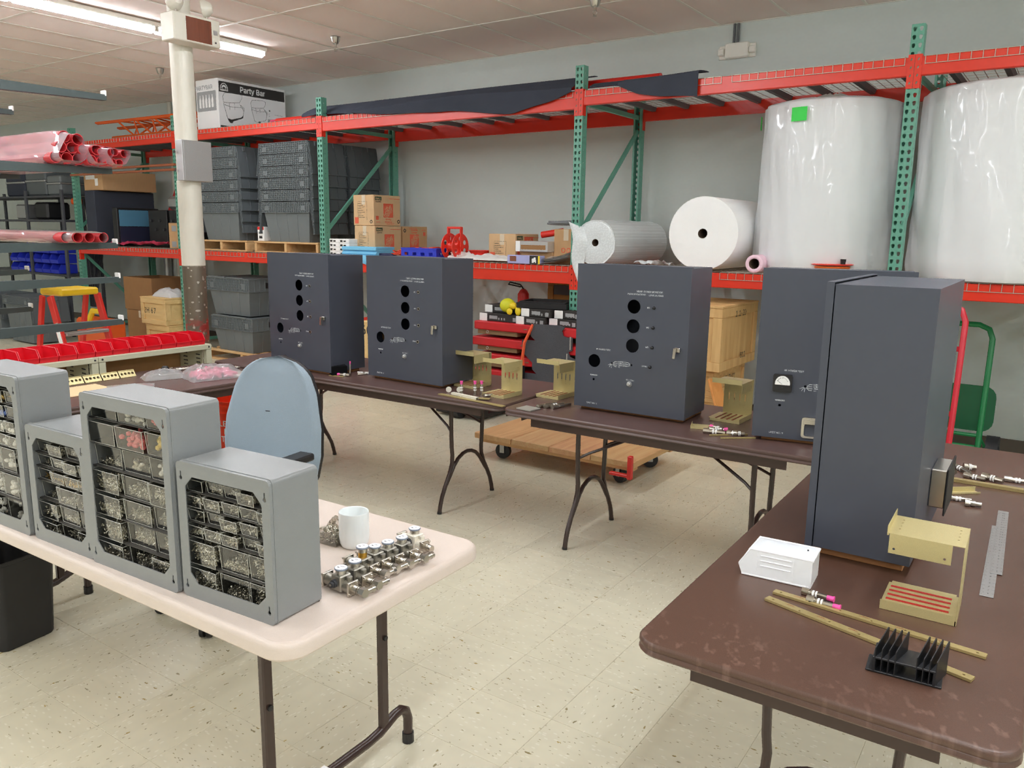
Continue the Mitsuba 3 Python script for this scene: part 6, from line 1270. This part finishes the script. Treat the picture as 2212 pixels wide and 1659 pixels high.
# ------------------------------------------------------------------ far left: ladder, crates, cartons, shelving
mat('ladder_red', C(206, 44, 34), .4); mat('ladder_yellow', C(226, 186, 30), .4)
ld = thing('step_ladder', 'red fibreglass step ladder with a yellow top behind the cantilever arms', 'ladder'); LM = [mv(-6.48, 3.12, 0), rot('z', 8)]
part(ld, 'top_cap', rb(-.10, .16, -.16, .16, 1.11, 1.165, .012), 'mat_ladder_yellow', LM)
for y in (-.145, .145):
    part(ld, 'rear_rail', tr(rb(-.012, .03, -.014, .014, 0, 1.14, .003), mv(-.30, y * 1.25, 0), rot('y', 13)), 'mat_ladder_red', LM)
    fr_ = part(ld, 'front_rail', tr(rb(-.03, .03, -.014, .014, 0, 1.16, .003), mv(.42, y * 1.35, 0), rot('y', -17)), 'mat_ladder_red', LM)
    if y < 0: part(ld, 'instruction_label', tr(bx(-.022, .022, -.0155, -.0145, .62, .95), mv(.42, y * 1.35, 0), rot('y', -17)), 'mat_white', LM, smooth=False, label='white printed label')
for z in (.25, .53, .81): part(ld, 'step', rb(.42 - z * .30 - .05, .42 - z * .30 + .04, -.18, .18, z, z + .025, .004), 'mat_alu', LM)
crate('pale wooden crate with handwritten 2H 67 at the top of the pair left of the pillar', -9.98, -9.42, 5.72, 6.22, .40, .73, 'mat_pine', text=('2H 67', .07, .18, .14))
crate('pale wooden crate at the bottom of the pair left of the pillar', -9.92, -9.40, 5.74, 6.24, .0, .38, 'mat_pine')
bag('foam_bag', 'clear bag of bubble wrap lying on the upper wooden crate', -9.66, 5.95, .748, 0, .42, .28, .11, 'mat_bag_film', 41)
carton('brown open cardboard box standing on another box under the rack', -10.95, -10.25, 6.05, 6.6, .50, .95, 'mat_card_dark', open_top=True)
carton('brown cardboard box at the bottom under the open box', -10.92, -10.27, 6.05, 6.6, .0, .495, 'mat_card_dark')
oc = thing('orange_case', 'orange case with a yellow handle on the floor in front of the wooden crates', 'case')
part(oc, 'body', rb(-10.35, -9.60, 5.05, 5.30, .001, .50, .03), 'mat_tower_orange'); part(oc, 'handle', tube([(-9.9, 5.0, .5), (-9.8, 5.0, .62), (-9.6, 5.0, .62), (-9.5, 5.0, .40)], .035, 8), 'mat_ladder_yellow')
BL = LOZ + .012
one('equipment_rack', rb(-11.72, -11.46, 6.0, 6.9, BL, 2.13, .01), 'mat_felt', 'tall dark equipment rack standing on the rack shelf at the far left', 'equipment')
k, M = carton('large cardboard box with white labels on top of the dark equipment rack', -11.80, -11.30, 6.05, 6.85, 2.135, 2.40, 'mat_card'); rects(k, 'labels', [(.05, .30, .15, .24), (.30, .38, .06, .16)], 'mat_white', [*M, *FRONT(-11.80, 6.05, 2.135)])
mt = thing('monitor', 'flat screen with painted pale blue reflection, standing on the rack shelf at the far left', 'monitor')
part(mt, 'casing', rb(-11.02, -10.90, 6.0, 6.62, BL, 1.89, .008), 'mat_black'); part(mt, 'screen', bx(-10.9, -10.896, 6.03, 6.59, 1.64, 1.86), mat('screen', C(84, 132, 160), .15), smooth=False, label='upper screen with a pale blue reflection painted in'); part(mt, 'lower_screen', bx(-10.9, -10.896, 6.03, 6.59, BL + .03, 1.63), mat('screen_low', C(44, 46, 66), .15), smooth=False)  # upper screen: the pale blue reflection is put into its base colour
for i, x in enumerate((-10.55, -10.05)): 
    k = thing('rack_unit', 'black electronic unit on the rack shelf, %s of the two right of the screen' % ('left', 'right')[i], 'equipment'); part(k, 'case', rb(x, x + .44, 6.25, 6.8, BL, 1.86, .006), 'mat_black'); part(k, 'knobs', cat([cyl((x + .08 + .1 * j, 6.25, 1.72 - .12 * (j % 2)), (x + .08 + .1 * j, 6.23, 1.72 - .12 * (j % 2)), .018, n=10) for j in range(4)]), 'mat_dark', kind='stuff')
one('power_tool', rb(-10.25, -9.75, 6.35, 6.65, 1.87, 2.05, .05), 'mat_alu', 'silver grey power tool case on the black units by the pillar', 'tool')
k, M = carton('narrow tan carton with dark stickers beside the pillar on the rack shelf', -9.68, -9.44, 6.0, 6.2, BL, 1.69, 'mat_card', tape=False); rects(k, 'sticker', [(.07, .17, .22, .29), (.06, .16, .02, .09)], 'mat_print_grey', [*M, *FRONT(-9.68, 6.0, BL)])
plank('red painted beam leaning on the wall left of the pillar', (-11.15, 6.75, LOZ + .02), (-11.05, 7.15, 2.45), .13, .04, 'mat_cart_red')
one('pink_cloth', grid(lambda u, v: (-11.05 + 1.2 * u, 5.96 + .25 * v, BL + .01 + .09 * meshkit.fbm(np.stack([u * 9, v * 5, u * 0], -1), 3, 12)), 33, 13), 'mat_plug_pink', 'crumpled pink plastic and cables heaped along the far left rack shelf', 'cloth', smooth=25)
for i, z in enumerate((2.34, 2.40)): one('copper_pipe', cyl((-11.86, 5.905, z), (-9.3, 5.905, z), .016, n=10), mat('copper', C(184, 112, 82), .4, metal=.5), ('lower', 'upper')[i] + ' one of two long copper coloured pipes left of the pillar', 'pipe')
sf = thing('metal_shelving', 'dark grey metal shelving with blue bins at the far left edge', 'shelf'); SM_ = 'mat_hook_grey'
for x in (-15.2, -13.3, -12.2):
    for y in (5.9, 6.4): part(sf, 'post', rb(x - .03, x + .03, y, y + .03, 0, 2.15, .003), SM_)
for z in (.10, .92, 1.72, 2.07): part(sf, 'shelf_board', rb(-15.2, -12.2, 5.9, 6.43, z - .03, z, .003), SM_)
for i in range(4):
    for j in range(6):
        stack_bin('blue_bin', 'blue plastic bin on the far left metal shelving', -13.80 + .26 * j, 5.92, .925 + .15 * i, 90, .28, .24, .135, 'mat_blue_plastic', group='blue bins on the far left shelving', lab_rid=False)
for i, (x, w, h, m, t) in enumerate(((-14.0, .62, .34, 'felt', 'dark grey tool case at the left on the top of the far shelving'), (-13.34, .62, .36, 'tote_dark', 'grey case in the middle on the top of the far shelving'), (-12.68, .40, .28, 'tote', 'light grey case at the right on the top of the far shelving'))):
    k = thing('tool_case', t, 'case'); part(k, 'lower', rb(x, x + w, 5.95, 6.35, 2.075, 2.075 + h * .6, .02), 'mat_' + m); part(k, 'lid', rb(x, x + w, 5.95, 6.35, 2.077 + h * .6, 2.075 + h, .02), 'mat_' + m); part(k, 'trim', rb(x - .004, x + w + .004, 5.942, 6.35, 2.07 + h * .57, 2.08 + h * .62, .004), 'mat_alu')
one('metal_case', rb(-13.75, -13.40, 5.95, 6.3, 1.725, 1.95, .02), 'mat_alu', 'small silver metal case on the second shelf of the far shelving', 'case')
one('black_case', rb(-13.15, -12.75, 5.95, 6.3, 1.725, 1.98, .03), 'mat_black', 'upright black case on the second shelf of the far shelving', 'case')
for i in range(2): tote('grey lidded tote on the floor at the far left, %s one' % ('left', 'right')[i], -13.4 + .95 * i, 5.1, .66, .78, .5, .64, .12, True)
hg = thing('cable_rack', 'rack of dark hanging cables with orange ends beside the far shelving', 'cables')
part(hg, 'rail', cyl((-12.15, 6.15, 2.05), (-11.95, 6.15, 2.05), .02, n=8), 'mat_steel')
part(hg, 'hanging_cables', cat([tube([(x_, 6.1 + .1 * ((i * 7) % 3), 2.03), (x_ + .02, 6.1 + .1 * ((i * 5) % 3), 1.2), (x_ - .01, 6.15, .45)], .012, 5) for i, x_ in enumerate(np.linspace(-12.15, -11.95, 14))]), 'mat_dark', kind='stuff')
part(hg, 'orange_ends', rb(-12.14, -11.96, 6.0, 6.1, 1.94, 2.03, .02), 'mat_tower_orange', label='orange cable ends')
# tidy long labels
for _k, _d in labels.items():
    if _d.get('label') and len(_d['label'].split()) > 16: _d['label'] = ' '.join(_d['label'].split()[:16])
